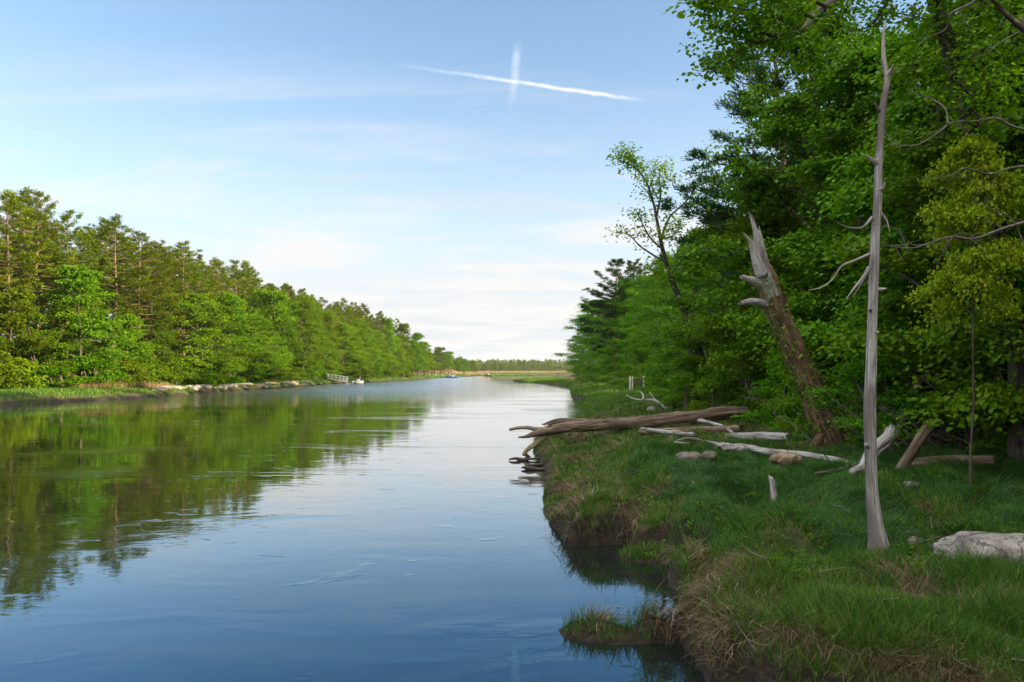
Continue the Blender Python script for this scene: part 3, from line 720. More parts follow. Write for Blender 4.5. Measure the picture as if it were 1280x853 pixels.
plant('maple_tree', near_y, 'maple', 'young maple with yellow and orange leaves right of the dead snag', 7.7, 13.4, 5.9, width=.42)
for j, (x, y, h_, kd) in enumerate([(16.2, 66, 13, mid_b[0]), (17.6, 78, 12, mid_b[2]), (18.6, 92, 14, mid_b[1]), (19.0, 108, 15, mid_b[0]), (19.4, 126, 16.0, mid_b[2]), (19.6, 146, 17, mid_b[1]), (19.4, 166, 18.5, mid_b[0]), (19.2, 186, 19.5, mid_b[2]), (19.5, 206, 21, mid_b[1])]):
    plant('broadleaf_tree', kd, 'tree', 'round leafy tree of the far clump where the right bank runs out' if y > 120 else 'leafy tree along the marsh beyond the faded posts', x, y, h_, group='far clump on the right bank' if y > 120 else 'trees beyond the posts on the right bank', width=h_ / 15 * 1.05)
DEEP = 'leafy tree deep in the right bank wood behind the front trees'
right_row(lambda y: 18.5, np.arange(12, 60, 5.2), (13, 17), near_b, DEEP, 'deep trees of the right bank wood')
right_row(lambda y: 24, np.arange(8, 70, 6.5), (17, 21), mid_b + right_p, DEEP, 'deep trees of the right bank wood', 1.5, 1.1)
right_row(lambda y: 20, np.arange(64, 220, 9), (15, 19), mid_b, DEEP, 'deep trees of the right bank wood', 1.5)
right_row(lambda y: 31, np.arange(-20, 215, 8), (19, 23), mid_b + right_p, DEEP, 'deep trees of the right bank wood', 2, 1.25)
# the wood goes on beside and behind the viewpoint
right_row(lambda y: 12, np.arange(-22, 10, 6.0), (13, 16), near_b, 'leafy tree of the right bank wood beside the viewpoint', 'trees beside the viewpoint', 1.0)
right_row(lambda y: 19, np.arange(-34, 9, 6.0), (16, 20), mid_b, 'leafy tree of the right bank wood beside the viewpoint', 'trees beside the viewpoint', 1.5, 1.15)
# undergrowth
SHR = [((852, 512), 2.4), ((880, 520), 2.0), ((930, 525), 2.6), ((962, 535), 2.4), ((985, 543), 1.8), ((1085, 566), 2.0), ((1110, 572), 2.2), ((1150, 560), 2.6), ((1210, 562), 2.4), ((1250, 572), 2.6), ((1290, 580), 2.6), ((905, 512), 2.2), ((830, 500), 2.6), ((800, 488), 3)]
for q, ((u, v), h_) in enumerate(SHR):
    p = on_ground(u, v)
    plant('shrub', near_shrub[q % 3], 'shrub', 'leafy shrub in the undergrowth at the foot of the right bank wood', p[0] + .6, p[1] + .8, h_ * (1 + max(0, p[1] - 25) * .012), group='undergrowth of the right bank', width=h_ / 2.4)
for q, y in enumerate(np.arange(45, 205, 6.5)):
    x = float(np.interp(y, [45, 56, 62, 90, 120, 205], [10.3, 11.0, 14.0, 15.5, 16.5, 17.5])) + rnd.uniform(-.3, .6)
    plant('shrub', near_shrub[q % 3], 'shrub', 'leafy shrub in the undergrowth at the foot of the right bank wood', x, y, rnd.uniform(2.4, 4), group='undergrowth of the right bank', width=1.3)

for q, y in enumerate(np.arange(-18, 44, 2.6)):
    for xo in (14.6, 17.2, 22):
        plant('shrub', near_shrub[(q + int(xo)) % 3], 'shrub', 'leafy shrub in the undergrowth at the foot of the right bank wood', xo + rnd.uniform(-.8, .8), y + rnd.uniform(-1, 1), rnd.uniform(3.2, 4.8), group='undergrowth of the right bank', width=1.6)

# ------------------------------------------------------------------ trees built to their own skeleton
def pts(pl, Y):
    Ys = np.linspace(Y[0], Y[1], len(pl)) if isinstance(Y, (tuple, list)) else np.full(len(pl), float(Y))
    return np.array([P(u, v, yy) for (u, v), yy in zip(pl, Ys)])
def along(path, n, rg, lo=.3):
    s = np.linspace(0, 1, len(path)); u = rg.uniform(lo, 1, n)
    return np.stack([np.interp(u, s, path[:, c]) for c in range(3)], 1)
def twigs(wb, path, n, Lt, rg, r=.012, lo=.25, up=.2, sides=4, kink=.25):
    ends = []
    b = along(path, n, rg, lo)
    for p in b:
        d = unit(rg.normal(0, 1, 3) * np.array((1, .8, .6)) + np.array((0, 0, up))); l = Lt * rg.uniform(.4, 1.2)
        m = p + d * l * .5 + rg.normal(0, kink * .3 * l, 3); e = p + d * l + rg.normal(0, kink * l * .5, 3)
        tube(wb, [p, m, e], [r, r * .7, r * .3], sides, None, 0, 0, False); ends += [m, e]
    return np.array(ends)

# sparse oak against the sky
rg = np.random.default_rng(300)
Y0 = 44.0
gb = on_ground(882, 506); 
ok = thing('oak_tree', 'thin oak with sparse leaf tufts standing out against the sky', 'oak tree', (gb[0], Y0, hz(gb[0], Y0)))
def loc(o, p): return np.asarray(p) - np.array(o.location)
wb = Buf(); lb = Buf()
base = np.array((gb[0], Y0, hz(gb[0], Y0) - .3))
tk = np.vstack([base, pts([(874, 440), (862, 400), (850, 375), (838, 345), (829, 315), (823, 285), (817, 255)], (Y0, Y0 - 1))])
tube(wb, loc(ok, tk), np.linspace(.26, .06, len(tk)), 8, 26, .1, 3)
brs = [[(817, 255), (808, 228), (800, 216), (785, 205), (768, 198)], [(826, 300), (838, 270), (855, 255), (868, 238), (878, 215), (880, 195)], [(821, 270), (826, 240), (824, 220), (832, 200)],
       [(834, 330), (815, 318), (800, 308), (785, 293), (770, 290)], [(829, 312), (815, 300), (803, 280), (795, 262)], [(838, 345), (855, 320), (868, 300)], [(820, 262), (812, 235), (820, 215)], [(856, 255), (876, 252), (890, 235)], [(842, 352), (826, 345), (812, 335)], [(800, 216), (790, 196), (775, 186)], [(826, 300), (845, 292), (852, 275)]]
for q, b_ in enumerate(brs):
    dY = rg.uniform(-2.5, 1.5)
    pp = pts(b_, (Y0 - .8, Y0 - .8 + dY))
    tube(wb, loc(ok, pp), np.linspace(.07 if q < 5 else .045, .015, len(pp)), 5, 12)
    e = twigs(wb, loc(ok, pp), 9, .8, rg, .014, .3)
    bare = q == 3
    cs = np.concatenate([e[::2] if bare else e, loc(ok, pp[-1:])])
    if bare: cs = cs[:7]
    spray(rg, lb, cs, np.full(len(cs), .42), 15, .17, base=.25, flat=.8)
link('trunk', wb.mesh('trunk', M['bark']), ok); link('crown', lb.mesh('crown', M['leaf_near'], False), ok)

# big tree at the right edge with the limb that hangs into the top of the picture
rg = np.random.default_rng(310)
gb = on_ground(1279, 583)
Yb = gb[1]
bt = thing('oak_tree', 'big grey-barked tree at the right edge whose leafy limb overhangs the top of the photo', 'oak tree', (gb[0], Yb, gb[2]))
wb = Buf(); lb = Buf()
tk = np.vstack([gb - np.array((0, 0, .3)), pts([(1277, 540), (1273, 450), (1262, 360), (1247, 270), (1226, 190), (1206, 130), (1186, 60), (1168, 0), (1150, -70), (1140, -150)], (Yb, Yb - 2.2))])
tube(wb, loc(bt, tk), [.27, .20, .175, .165, .16, .155, .15, .14, .13, .11, .07], 24, 80, .16, 6, ridge=.10)
lim = pts([(1160, -30), (1120, -45), (1080, -25), (1047, 0), (1031, 8), (1016, 22), (1003, 38), (974, 46), (949, 53), (926, 49)], (Yb - 1.9, Yb - 5.0))
tube(wb, loc(bt, lim), [.12, .10, .085, .075, .07, .06, .045, .035, .025, .012], 7, 30, .1, 8)
subl = [pts(q, yy) for q, yy in [([(1003, 38), (970, 22), (930, 12), (912, 22)], (Yb - 4.6, Yb - 5.5)), ([(949, 53), (915, 68), (898, 78), (878, 90)], (Yb - 4.9, Yb - 5.4)), ([(1031, 8), (990, -12), (945, -20), (905, -10)], (Yb - 4.2, Yb - 6)),
        ([(974, 46), (940, 40), (915, 40), (892, 32)], (Yb - 4.8, Yb - 5.2)), ([(1016, 22), (985, 8), (960, -5), (925, 2)], (Yb - 4.4, Yb - 5.0)), ([(905, -10), (893, 0), (888, 8)], (Yb - 6, Yb - 6)), ([(1080, -25), (1060, 10), (1040, 30), (1030, 45)], (Yb - 3.6, Yb - 3.0)),
        ([(1120, -45), (1110, 0), (1090, 30), (1070, 40)], (Yb - 3, Yb - 2)), ([(1190, 70), (1170, 30), (1140, 20), (1110, 15)], (Yb - 1.8, Yb - 1.0)), ([(1210, 140), (1240, 100), (1265, 80), (1290, 50)], (Yb - 1.5, Yb - 2.5)), ([(1168, 0), (1200, -20), (1240, 10), (1270, 20)], (Yb - 2, Yb - 2.5))]]
for q, sb_ in enumerate(subl):
    tube(wb, loc(bt, sb_), np.linspace(.026, .008, len(sb_)), 5, 12)
    e = twigs(wb, loc(bt, sb_), 16, .36, rg, .007, .15)
    cs = np.concatenate([e, loc(bt, sb_[1:])])
    spray(rg, lb, cs, np.full(len(cs), .17), 13, .052, base=.12, lobe=True, flat=.8)
for lo_, hi_, cnt in ((2, 5, 40), (5, 8, 46), (8, 11, 30)):
    e = twigs(wb, loc(bt, tk[lo_:hi_ + 1] if hi_ < len(tk) else tk[lo_:]) + np.array((0, -.15, 0)), cnt, 1.0, rg, .010, .0, .1)
    e[:, 1] -= np.abs(rg.normal(0, .5, len(e)))
    spray(rg, lb, e, np.full(len(e), .34), 22, .075, base=.1, lobe=True, flat=.5)
e = twigs(wb, loc(bt, lim), 26, .5, rg, .01, .45)
spray(rg, lb, e, np.full(len(e), .17), 11, .052, base=.1, lobe=True, flat=.8)
link('trunk', wb.mesh('trunk', M['bark']), bt); link('crown', lb.mesh('crown', M['leaf_near'], False), bt)

# bare dead tree just outside the right edge: its grey limbs reach into the picture
rg = np.random.default_rng(320)
Yd = 11.0; xd = .72 * Yd
dt = thing('dead_tree', 'leafless grey tree whose bare crooked limbs reach in from the right edge', 'dead tree', (xd, Yd, hz(xd, Yd)))
wb = Buf()
tk = np.array([(0, 0, -.3), (.05, 0, 1.2), (-.05, .1, 2.6), (.05, .1, 4.2), (-.1, 0, 6.0), (-.05, 0, 8)])
tube(wb, tk, [.17, .14, .13, .11, .08, .04], 9, 26, .12, 4); link('trunk', wb.mesh('trunk', M['twig']), dt)
Ydn = [([(1345, 262), (1280, 280), (1250, 287), (1215, 298), (1190, 297), (1165, 303), (1140, 309), (1108, 307)], (11, 9.8), .021, 14), ([(1350, 185), (1290, 165), (1262, 156), (1245, 151), (1215, 155), (1190, 156), (1168, 170), (1150, 178), (1112, 181)], (11, 10.2), .016, 14),
       ([(1350, 200), (1285, 207), (1262, 210), (1240, 213), (1205, 212), (1185, 222), (1165, 225)], (11, 10.8), .015, 10), ([(1330, 80), (1290, 45), (1262, 18), (1243, 2), (1225, -12)], (11, 10), .045, 4), ([(1340, 30), (1290, 34), (1255, 52), (1228, 68), (1208, 74)], (11, 11.3), .013, 7),
       ([(1345, 330), (1290, 318), (1262, 275), (1235, 258), (1215, 250)], (11, 10.6), .011, 6), ([(1240, -20), (1215, 3), (1190, 18), (1182, 34), (1165, 50), (1145, 60)], (10.5, 11), .014, 6), ([(1185, 156), (1182, 135), (1160, 124), (1135, 115)], (10.2, 10.6), .010, 4), ([(1190, 297), (1180, 318), (1172, 335)], (9.9, 10.2), .008, 2)]
for b_, yy, r0, nt in Ydn:
    pp = loc(dt, pts(b_, yy)); pp[1:-1] += rg.normal(0, .02, (len(pp) - 2, 3))
    wb = Buf(); tube(wb, pp, np.linspace(r0 * 1.3, r0 * .3, len(pp)), 6, len(pp) * 5, .25, int(r0 * 1e4))
    e = twigs(wb, pp, nt, .38, rg, r0 * .28, .2, .05, 4, .5)
    link('branch', wb.mesh('branch', M['twig']), dt)

# brush of fine brown twigs in the dark corner
rg = np.random.default_rng(330); wb = Buf()
gb = on_ground(1200, 572); gb = gb + np.array((.1, .2, 0))
th = thing('dead_brush', 'tangle of thin bare brown twigs in the dark under the right-hand trees', 'brush', tuple(gb))
for q in range(46):
    b = rg.normal(0, 1, 3) * np.array((.9, .5, 0)); a = rg.uniform(2.4, 3.6) if rg.random() < .75 else rg.uniform(0, 6.28); l = rg.uniform(1.0, 2.0); up = rg.uniform(.4, 1.3)
    d = np.array((math.cos(a), math.sin(a) * .5, up)); s = np.linspace(0, 1, 6)[:, None]
    pp = b + d * l * s - np.array((0, 0, .5 * l)) * s ** 2 * rg.uniform(.3, 1) + rg.normal(0, .06, (6, 3)) * s
    tube(wb, pp, np.linspace(.012, .003, 6), 4); twigs(wb, pp, 5, .5, rg, .004, .3, .0)
link('twigs', wb.mesh('twigs', M['twig']), th)
# grey brush behind the posts
wb = Buf(); gb = on_ground(803, 482); gb = gb + np.array((.6, 1.3, 0))
th = thing('dead_brush', 'pale grey bare brush behind the faded posts', 'brush', tuple(gb))
for q in range(150):
    b = rg.normal(0, 1, 3) * np.array((1.3, .6, 0)); a = rg.uniform(0, 6.28); l = rg.uniform(1.0, 2.4)
    d = np.array((math.cos(a) * .8, math.sin(a) * .5, rg.uniform(.5, 1.2))); s = np.linspace(0, 1, 5)[:, None]
    pp = b + d * l * s - np.array((0, 0, .5 * l)) * s ** 2.0 + rg.normal(0, .1, (5, 3)) * s
    tube(wb, pp, np.linspace(.05, .02, 5), 3, None, 0, 0, False); twigs(wb, pp, 5, .6, rg, .022, .3, .1, 3)
link('twigs', wb.mesh('twigs', M['twig']), th, kind='stuff')

# ------------------------------------------------------------------ dead wood on the right bank
def thing_at(name, label, cat, g, group=None): return thing(name, label, cat, (float(g[0]), float(g[1]), float(g[2])), group=group)
# the standing snag
g = on_ground(1100, 690); Ys = g[1]
sn = thing_at('dead_snag', 'tall bare silver-grey dead trunk standing in the foreground grass', 'dead tree', g)
k = Ys / F
cen = [(1101, 705), (1098, 680), (1094, 650), (1090, 616), (1089, 590), (1088, 540), (1088, 500), (1089, 450), (1090, 400), (1092, 350), (1094, 300), (1097, 250), (1098, 215), (1101, 170), (1104, 130), (1109, 98), (1105, 75), (1104, 50), (1106, 27)]
wid = [44, 32, 24, 19.5, 18.5, 18.5, 17.5, 17, 15.5, 15, 14, 13, 12, 11, 10.5, 9.5, 7, 5, 2]
wb = Buf(); tube(wb, loc(sn, pts(cen, Ys)), np.array(wid) * .375 * k, 40, 150, .16, 2, ridge=.13)
link('trunk', wb.mesh('trunk', M['grey_wood']), sn)
for st, r0, sd in [([(1098, 205), (1090, 200), (1082, 193)], [.045, .03, .006], 1), ([(1108, 95), (1114, 88), (1117, 80)], [.04, .025, .006], 2), ([(1101, 140), (1097, 135), (1093, 129)], [.03, .02, .005], 3), ([(1094, 238), (1103, 236), (1106, 228)], [.035, .03, .012], 4),
                   ([(1090, 362), (1102, 362), (1108, 361)], [.035, .025, .012], 5), ([(1090, 415), (1099, 416)], [.02, .012], 6), ([(1086, 335), (1080, 345), (1068, 360), (1058, 374)], [.03, .018, .014, .005], 7), ([(1086, 337), (1078, 352), (1066, 372)], [.02, .014, .005], 8),
                   ([(1087, 318), (1070, 325), (1052, 333), (1040, 350), (1025, 360), (1010, 363)], [.025, .014, .012, .010, .007, .003], 9), ([(1090, 272), (1078, 284), (1062, 285), (1046, 278)], [.022, .012, .010, .003], 10), ([(1098, 262), (1108, 275), (1112, 290)], [.018, .010, .003], 11), ([(1089, 388), (1086, 387)], [.03, .02], 12), ([(1087, 560), (1082, 556)], [.04, .025], 13)]:
    pp = loc(sn, pts(st, (Ys, Ys - .12))); wb = Buf(); tube(wb, pp, r0, 7, 4 * len(st), .25, sd + 40)
    link('branch_stub', wb.mesh('branch_stub', M['grey_wood']), sn)
# the leaning broken trunk
g = on_ground(1036, 556); Yl = g[1]; k = Yl / F
lt = thing_at('broken_trunk', 'thick leaning brown trunk with a splintered grey top and ivy on its bark', 'dead tree', g)
cen = [(1040, 572), (1037, 552), (1026, 520), (1012, 484), (998, 452), (984, 420), (972, 390), (962, 360), (954, 335)]
wid = [52, 43, 37, 34, 33, 32, 30, 28, 24]
wb = Buf(); tube(wb, loc(lt, pts(cen, Yl)), np.array(wid) * .43 * k, 36, 90, .28, 13, ridge=.16); 
for q, (a, l) in enumerate([(-.3, .9), (-2.6, .8), (-1.4, .7), (.6, .7)]):
    tube(wb, [(0, 0, .45), (math.cos(a) * .35, math.sin(a) * .35, .18), (math.cos(a) * l, math.sin(a) * l, -.12)], [.2, .15, .05], 7, 8, .2, q)
link('trunk', wb.mesh('trunk', M['rot_bark']), lt)
wb = Buf()
tube(wb, loc(lt, pts([(966, 372), (957, 348), (952, 330), (949, 310), (946, 295), (943, 285)], (Yl, Yl - .2))), np.array([22, 20, 16, 12, 8, 4]) * .5 * k, 26, 40, .35, 21, True, True, .5, ridge=.25)
tube(wb, loc(lt, pts([(954, 345), (947, 328), (942, 312), (938, 302), (933, 296)], (Yl - .15, Yl - .3))), np.array([18, 14, 10, 7, 2]) * .5 * k, 9, 16, .35, 22, True, True, .25)
tube(wb, loc(lt, pts([(958, 345), (953, 318), (951, 300), (950, 292)], (Yl + .1, Yl + .1))), np.array([16, 10, 6, 2]) * .5 * k, 8, 14, .35, 23, True, True, .2)
link('splintered_top', wb.mesh('splintered_top', M['grey_wood']), lt)
for q, (st, r0) in enumerate([([(962, 364), (950, 356), (940, 351), (929, 347)], [13, 12, 10, 5]), ([(965, 384), (950, 379), (939, 377), (927, 379)], [12, 11, 8, 5])]):
    wb = Buf(); tube(wb, loc(lt, pts(st, (Yl, Yl - .5))), np.array(r0) * .5 * k, 9, 14, .3, 31 + q, True, True, .12)
    link('branch_stub', wb.mesh('branch_stub', M['grey_wood']), lt)
rg = np.random.default_rng(340); lb = Buf()
cpts = pts(cen, Yl); c = along(cpts, 70, rg, .18); wv = np.interp(c[:, 2], cpts[:, 2], np.array(wid) * .5 * k)
a = rg.uniform(2.6, 6.2, len(c)); c = c + np.stack([np.cos(a) * wv, np.sin(a) * wv, 0 * a], 1)
spray(rg, lb, loc(lt, c), np.full(len(c), .28), 7, .10, flat=1.2, base=.15)
c2 = along(cpts[:7], 26, rg, .3) + np.array((-.45, -.1, -.1)) + rg.normal(0, .12, (26, 3))
spray(rg, lb, loc(lt, c2), np.full(26, .4), 18, .10, flat=.9, base=.2)
link('ivy', lb.mesh('ivy', M['leaf_near'], False), lt)

# the long fallen log that reaches out over the water
gr = on_ground(880, 530); Yf = gr[1]; Yf2 = Yf - 1.5; k = Yf / F
lg = thing_at('fallen_log', 'long brown fallen trunk reaching from the trees out over the water', 'log', gr)
wb = Buf()
zt = [(935, 516, 17), (905, 517, 19), (880, 520, 20), (850, 524, 21), (820, 527, 20), (790, 529, 17.5), (760, 531, 17), (730, 533, 15.5), (705, 535, 14), (690, 537, 13)]
ax = np.array([P(u, v, Yf + (Yf2 - Yf) * (935 - u) / 300) for u, v, _ in zt])
tube(wb, loc(lg, ax), np.array([q[2] for q in zt]) * .40 * k, 36, 130, .28, 51, ridge=.15)
link('trunk', wb.mesh('trunk', M['brown_wood']), lg)
def lgb(pl, wd, mat='brown_wood', sd=1, yo=0.0, jag=0.0):
    wb = Buf(); pp = np.array([P(u, v, Yf2 + (u - 635) / 300 * 1.5 + yo * q / (len(pl) - 1)) for q, (u, v) in enumerate(pl)])
    tube(wb, loc(lg, pp), np.array(wd) * .5 * k, 16, 8 * len(pl), .35, sd, True, True, jag, ridge=.15); link('branch', wb.mesh('branch', M[mat]), lg)
lgb([(712, 535), (695, 538), (680, 540), (668, 543), (658, 546), (648, 547)], [10, 9, 8.5, 7, 4, 2], 'brown_wood', 52, -.3)
lgb([(700, 537), (685, 537.5), (672, 537), (660, 535), (650, 535), (637, 537.5)], [6, 5.5, 5, 4.5, 4, 3], 'brown_wood', 53, .5)
lgb([(735, 529), (715, 528), (700, 527), (690, 528), (680, 530.5)], [10, 9, 8, 6, 2], 'brown_wood', 54, .5, .1)
lgb([(690, 529), (686, 533), (688, 537)], [3, 3, 2], 'brown_wood', 55)
lgb([(682, 545), (676, 550), (668, 556), (661, 561), (656, 566), (655, 569)], [6, 6, 5.5, 5, 4.5, 4], 'moss_wood', 56, -.5)
lgb([(656, 567), (664, 574), (672, 579), (680, 586)], [4, 4, 4, 3], 'wet_wood', 57, -.6)
# wet driftwood lying in the water below it
Yw = 27.0
dw = thing('driftwood', 'dark wet branches lying half sunk in the water below the long log', 'driftwood', (P(665, 577, Yw)[0], Yw, 0))
for q, (pl, wd, yy) in enumerate([([(636, 577), (645, 578), (652, 580), (662, 579), (676, 578), (690, 577)], [2, 4, 6, 3, 3, 3], (27, 27)), ([(652, 587), (662, 589), (675, 592), (690, 595)], [2, 7, 4, 3], (24.6, 24.2)), ([(681, 602), (690, 602), (698, 605)], [3, 4, 3], (22.2, 21.8)), ([(660, 584), (672, 586), (684, 583)], [3, 5, 3], (25.3, 25.5))]):
    wb = Buf(); pp = pts(pl, yy); pp[:, 2] = np.linspace(.04, .06, len(pl)) + np.sin(np.arange(len(pl)) * 2.1 + q) * .03
    tube(wb, loc(dw, pp), np.array(wd) * .5 * .025, 7, 4 * len(pl), .3, 60 + q); link('branch', wb.mesh('branch', M['wet_wood']), dw)

def log_on_ground(name, label, pl, wd, mat, branches=(), lift=.5, cat='log', sd=70, sides=9, smooth=True):
    """pl: image points on the ground the log lies on; the log itself is then laid on that ground"""
    G = np.array([on_ground(u, v) for u, v in pl]) if not isinstance(pl, np.ndarray) else pl
    Ym = G[:, 1].mean(); k = Ym / F
    if smooth and len(G) > 2:                             # a log is straight: fit depth along its length
        s = np.linspace(-1, 1, len(G)); co = np.polyfit(s, G[:, 1], 1); Yn = np.polyval(co, s)
        G = np.array([P(u, v, yy) for (u, v), yy in zip(pl, Yn)])
        short = max(0.0, float(np.max(height(G[:, 0], G[:, 1]) - G[:, 2]))); G[:, 2] += min(short, .3)
    t_ = thing_at(name, label, cat, G[len(G) // 2])
    G = G + np.array((0, 0, 1)) * (np.array(wd) * .5 * k * lift)[:, None]
    wb = Buf(); tube(wb, loc(t_, G), np.array(wd) * .5 * k, 22, 16 * len(pl), .20, sd, True, True, .10, ridge=.16); link('trunk' if cat == 'log' else 'stem', wb.mesh('trunk', M[mat]), t_)
    for q, (bl, bw) in enumerate(branches):
        pp = np.array([P(u, v, np.interp(u, np.sort(G[:, 0] / G[:, 1] * F + CX), G[np.argsort(G[:, 0] / G[:, 1]), 1])) for u, v in bl])
        pp[:, 2] += .07
        wb = Buf(); tube(wb, loc(t_, pp), np.array(bw) * .5 * k, 7, 6 * len(bl), .25, sd + q + 1); link('branch', wb.mesh('branch', M[mat]), t_)
    return t_
log_on_ground('fallen_branch', 'long pale bare branch with forked end lying across the grass', [(880, 556), (900, 561), (930, 565), (960, 571), (1000, 575), (1040, 581), (1064, 586)], [4.5, 6, 7, 7.5, 7.5, 7, 5], 'grey_wood',
    [([(885, 558), (872, 553), (860, 551), (845, 554)], [5, 4, 3.5, 2]), ([(884, 559), (868, 558), (852, 557), (842, 556)], [4, 4, 3, 2]), ([(895, 562), (882, 566), (872, 571), (866, 574)], [4, 3.5, 3, 1.5])], cat='branch', lift=.9, sd=71)
log_on_ground('fallen_branch', 'broken whitish branch half buried in grass left of the forked branch', [(802, 543), (820, 545), (845, 548), (868, 550)], [6, 5, 4.5, 4], 'grey_wood', [([(828, 545), (842, 542), (858, 546)], [4, 3, 2])], cat='branch', sd=76)
log_on_ground('fallen_branch', 'thin curved grey branch arching out of the grass by the log root', [(866, 531), (884, 533), (905, 540), (918, 548)], [4, 4, 4, 3], 'grey_wood', [([(884, 531), (880, 528), (868, 528)], [3, 3, 2])], cat='branch', lift=2.6, sd=79)
log_on_ground('fallen_log', 'short grey log on the grass left of the leaning trunk', [(908, 549), (930, 550), (960, 551), (985, 552)], [6, 9, 10, 10], 'grey_wood', sd=82)
log_on_ground('fallen_log', 'dark rotten log lying beneath the long fallen trunk', [(800, 543), (840, 543), (880, 542), (925, 540)], [8, 10, 10, 9], 'brown_wood', sd=84)
log_on_ground('fallen_log', 'pale thick log end slanting up behind the silver dead trunk', np.array([on_ground(1064, 598) + (0, 0, .08), on_ground(1080, 594) + (0, 0, .14), on_ground(1098, 594) + (0, .3, .34), on_ground(1110, 592) + (.2, .5, .55), on_ground(1122, 590) + (.2, .7, .72)]), [8, 13, 16, 16, 15], 'grey_wood', sd=86, lift=.3, smooth=False)
log_on_ground('fallen_branch', 'grey branch on the ground left of the silver dead trunk base', [(1020, 598), (1045, 595), (1066, 590), (1085, 584)], [3, 5, 7, 7], 'twig', cat='branch', sd=88, lift=1.0)
ga = on_ground(1122, 594)
log_on_ground('fallen_log', 'dark log leaning up to the right in front of the split log', np.array([ga, ga + (.25, .15, .22), ga + (.55, .35, .5), ga + (.85, .5, .82)]), [12, 13, 13, 13], 'brown_wood', sd=90, smooth=False)
log_on_ground('fallen_log', 'long split brown log lying in the shade at the foot of the right-hand trees', [(1130, 586), (1165, 586), (1200, 584), (1240, 582)], [14, 19, 19, 15], 'brown_wood', sd=92)
gc = on_ground(1135, 575) + np.array((0, .8, 0))
log_on_ground('dead_branch', 'lichen-grey broken limb slanting up through the leaves right of the silver trunk', np.array([gc, gc + (.2, .1, .5), gc + (.4, .2, .95), gc + (.75, .3, 1.55), gc + (.95, .3, 1.8)]), [6, 8, 9, 8, 4], 'twig', cat='branch', sd=94, smooth=False)
# bare branch by the small pale stone
gd = on_ground(832, 511)
bb = thing_at('fallen_branch', 'bare grey branch with raised twigs in the grass beyond the long log', 'branch', gd)
wb = Buf()
for q, pl in enumerate([[(832, 511), (826, 505), (818, 499), (812, 490)], [(826, 505), (815, 500), (800, 500), (790, 498), (783, 494)], [(832, 511), (840, 509), (842, 512)], [(832, 510), (824, 512), (812, 513)], [(804, 500), (804, 494), (799, 488)]]):
    tube(wb, loc(bb, pts(pl, (gd[1], gd[1] + .8))), np.linspace(.07, .025, len(pl)), 5, 10, .2, q)
link('stem', wb.mesh('stem', M['grey_wood']), bb)
# small weathered stump post
g = on_ground(967, 630); k = g[1] / F
st = thing_at('stake', 'short weathered grey stake sticking up out of the dark grass', 'stake', g)
wb = Buf(); tube(wb, loc(st, pts([(968, 634), (967, 622), (966, 612), (965, 603), (963, 597)], g[1])), np.array([10, 9, 8.5, 8, 4]) * .5 * k, 9, 18, .2, 99, True, True, .05)
link('post', wb.mesh('post', M['grey_wood']), st)
# faded posts of an old landing
g = on_ground(800, 489); k = g[1] / F
pf = thing_at('post_frame', 'old frame of faded upright posts standing at the marsh edge', 'landing posts', g)
for u, v0, v1, r_ in [(787.5, 490, 471, 1.15), (790.5, 490, 471, .9), (804.5, 489, 471, 1.2)]:
    wb = Buf(); tube(wb, loc(pf, pts([(u, v0 + 3), (u, (v0 + v1) / 2), (u, v1)], g[1])), [r_ * k] * 3, 8, 8, .05, int(u)); link('post', wb.mesh('post', M['white_post']), pf)
wb = Buf(); tube(wb, loc(pf, pts([(811, 470), (813, 480), (813.5, 489)], g[1] + .4)), [.6 * k] * 3, 6, 6, .2, 7); link('post', wb.mesh('post', M['twig']), pf)
wb = Buf(); tube(wb, loc(pf, pts([(786, 472.5), (805, 472.5)], g[1] + .12)), [.45 * k] * 2, 6); link('crossbar', wb.mesh('crossbar', M['white_post']), pf)
# dark rotten root stump by the shrubs
g = on_ground(907, 513)
rs = thing_at('root_stump', 'small black rotten root stump at the thick end of the long log', 'stump', g)
wb = Buf(); rg = np.random.default_rng(9)
tube(wb, [(0, 0, -.1), (0.02, 0, .3), (.05, .02, .62)], [.22, .17, .1], 9, 10, .35, 3, True, True, .15)
for q in range(8):
    a = q * .8; tube(wb, [(0, 0, .25), (math.cos(a) * .25, math.sin(a) * .2, rg.uniform(.1, .6)), (math.cos(a) * .5, math.sin(a) * .4, rg.uniform(0, .8))], [.06, .04, .012], 5, 7, .3, q)
link('roots', wb.mesh('roots', M['wet_wood']), rs)

# ------------------------------------------------------------------ rocks
def rock_mesh(seed, sx, sy, sz, mat, res=20, rough=.16):
    V = []; nu, nv = res * 2, res
    th = np.linspace(0, 2 * math.pi, nu, endpoint=False); ph = np.linspace(-.5, .5, nv) * math.pi
    T_, P_ = np.meshgrid(th, ph)
    d = np.stack([np.cos(T_) * np.cos(P_), np.sin(T_) * np.cos(P_), np.sin(P_)], -1)
    q = np.sign(d) * np.abs(d) ** .8
    f = 1 + rough * (2 * fbm(d[..., 0] * 1.4 + 7 + seed, d[..., 1] * 1.4 + d[..., 2] * 1.1, seed, 4) - 1) * 1.6
    f += rough * .5 * (2 * fbm(d[..., 2] * 2.4 + 3, d[..., 0] * 2.3 + seed - d[..., 1], seed + 3, 3) - 1)
    V = (q * f[..., None] * np.array((sx, sy, sz))).reshape(-1, 3)
    i = np.arange(nv - 1)[:, None] * nu; j = np.arange(nu)[None]; k2 = (j + 1) % nu
    return mesh_np('boulder', V, [np.stack([i + j, i + k2, i + nu + k2, i + nu + j], -1).reshape(-1, 4)], M[mat])
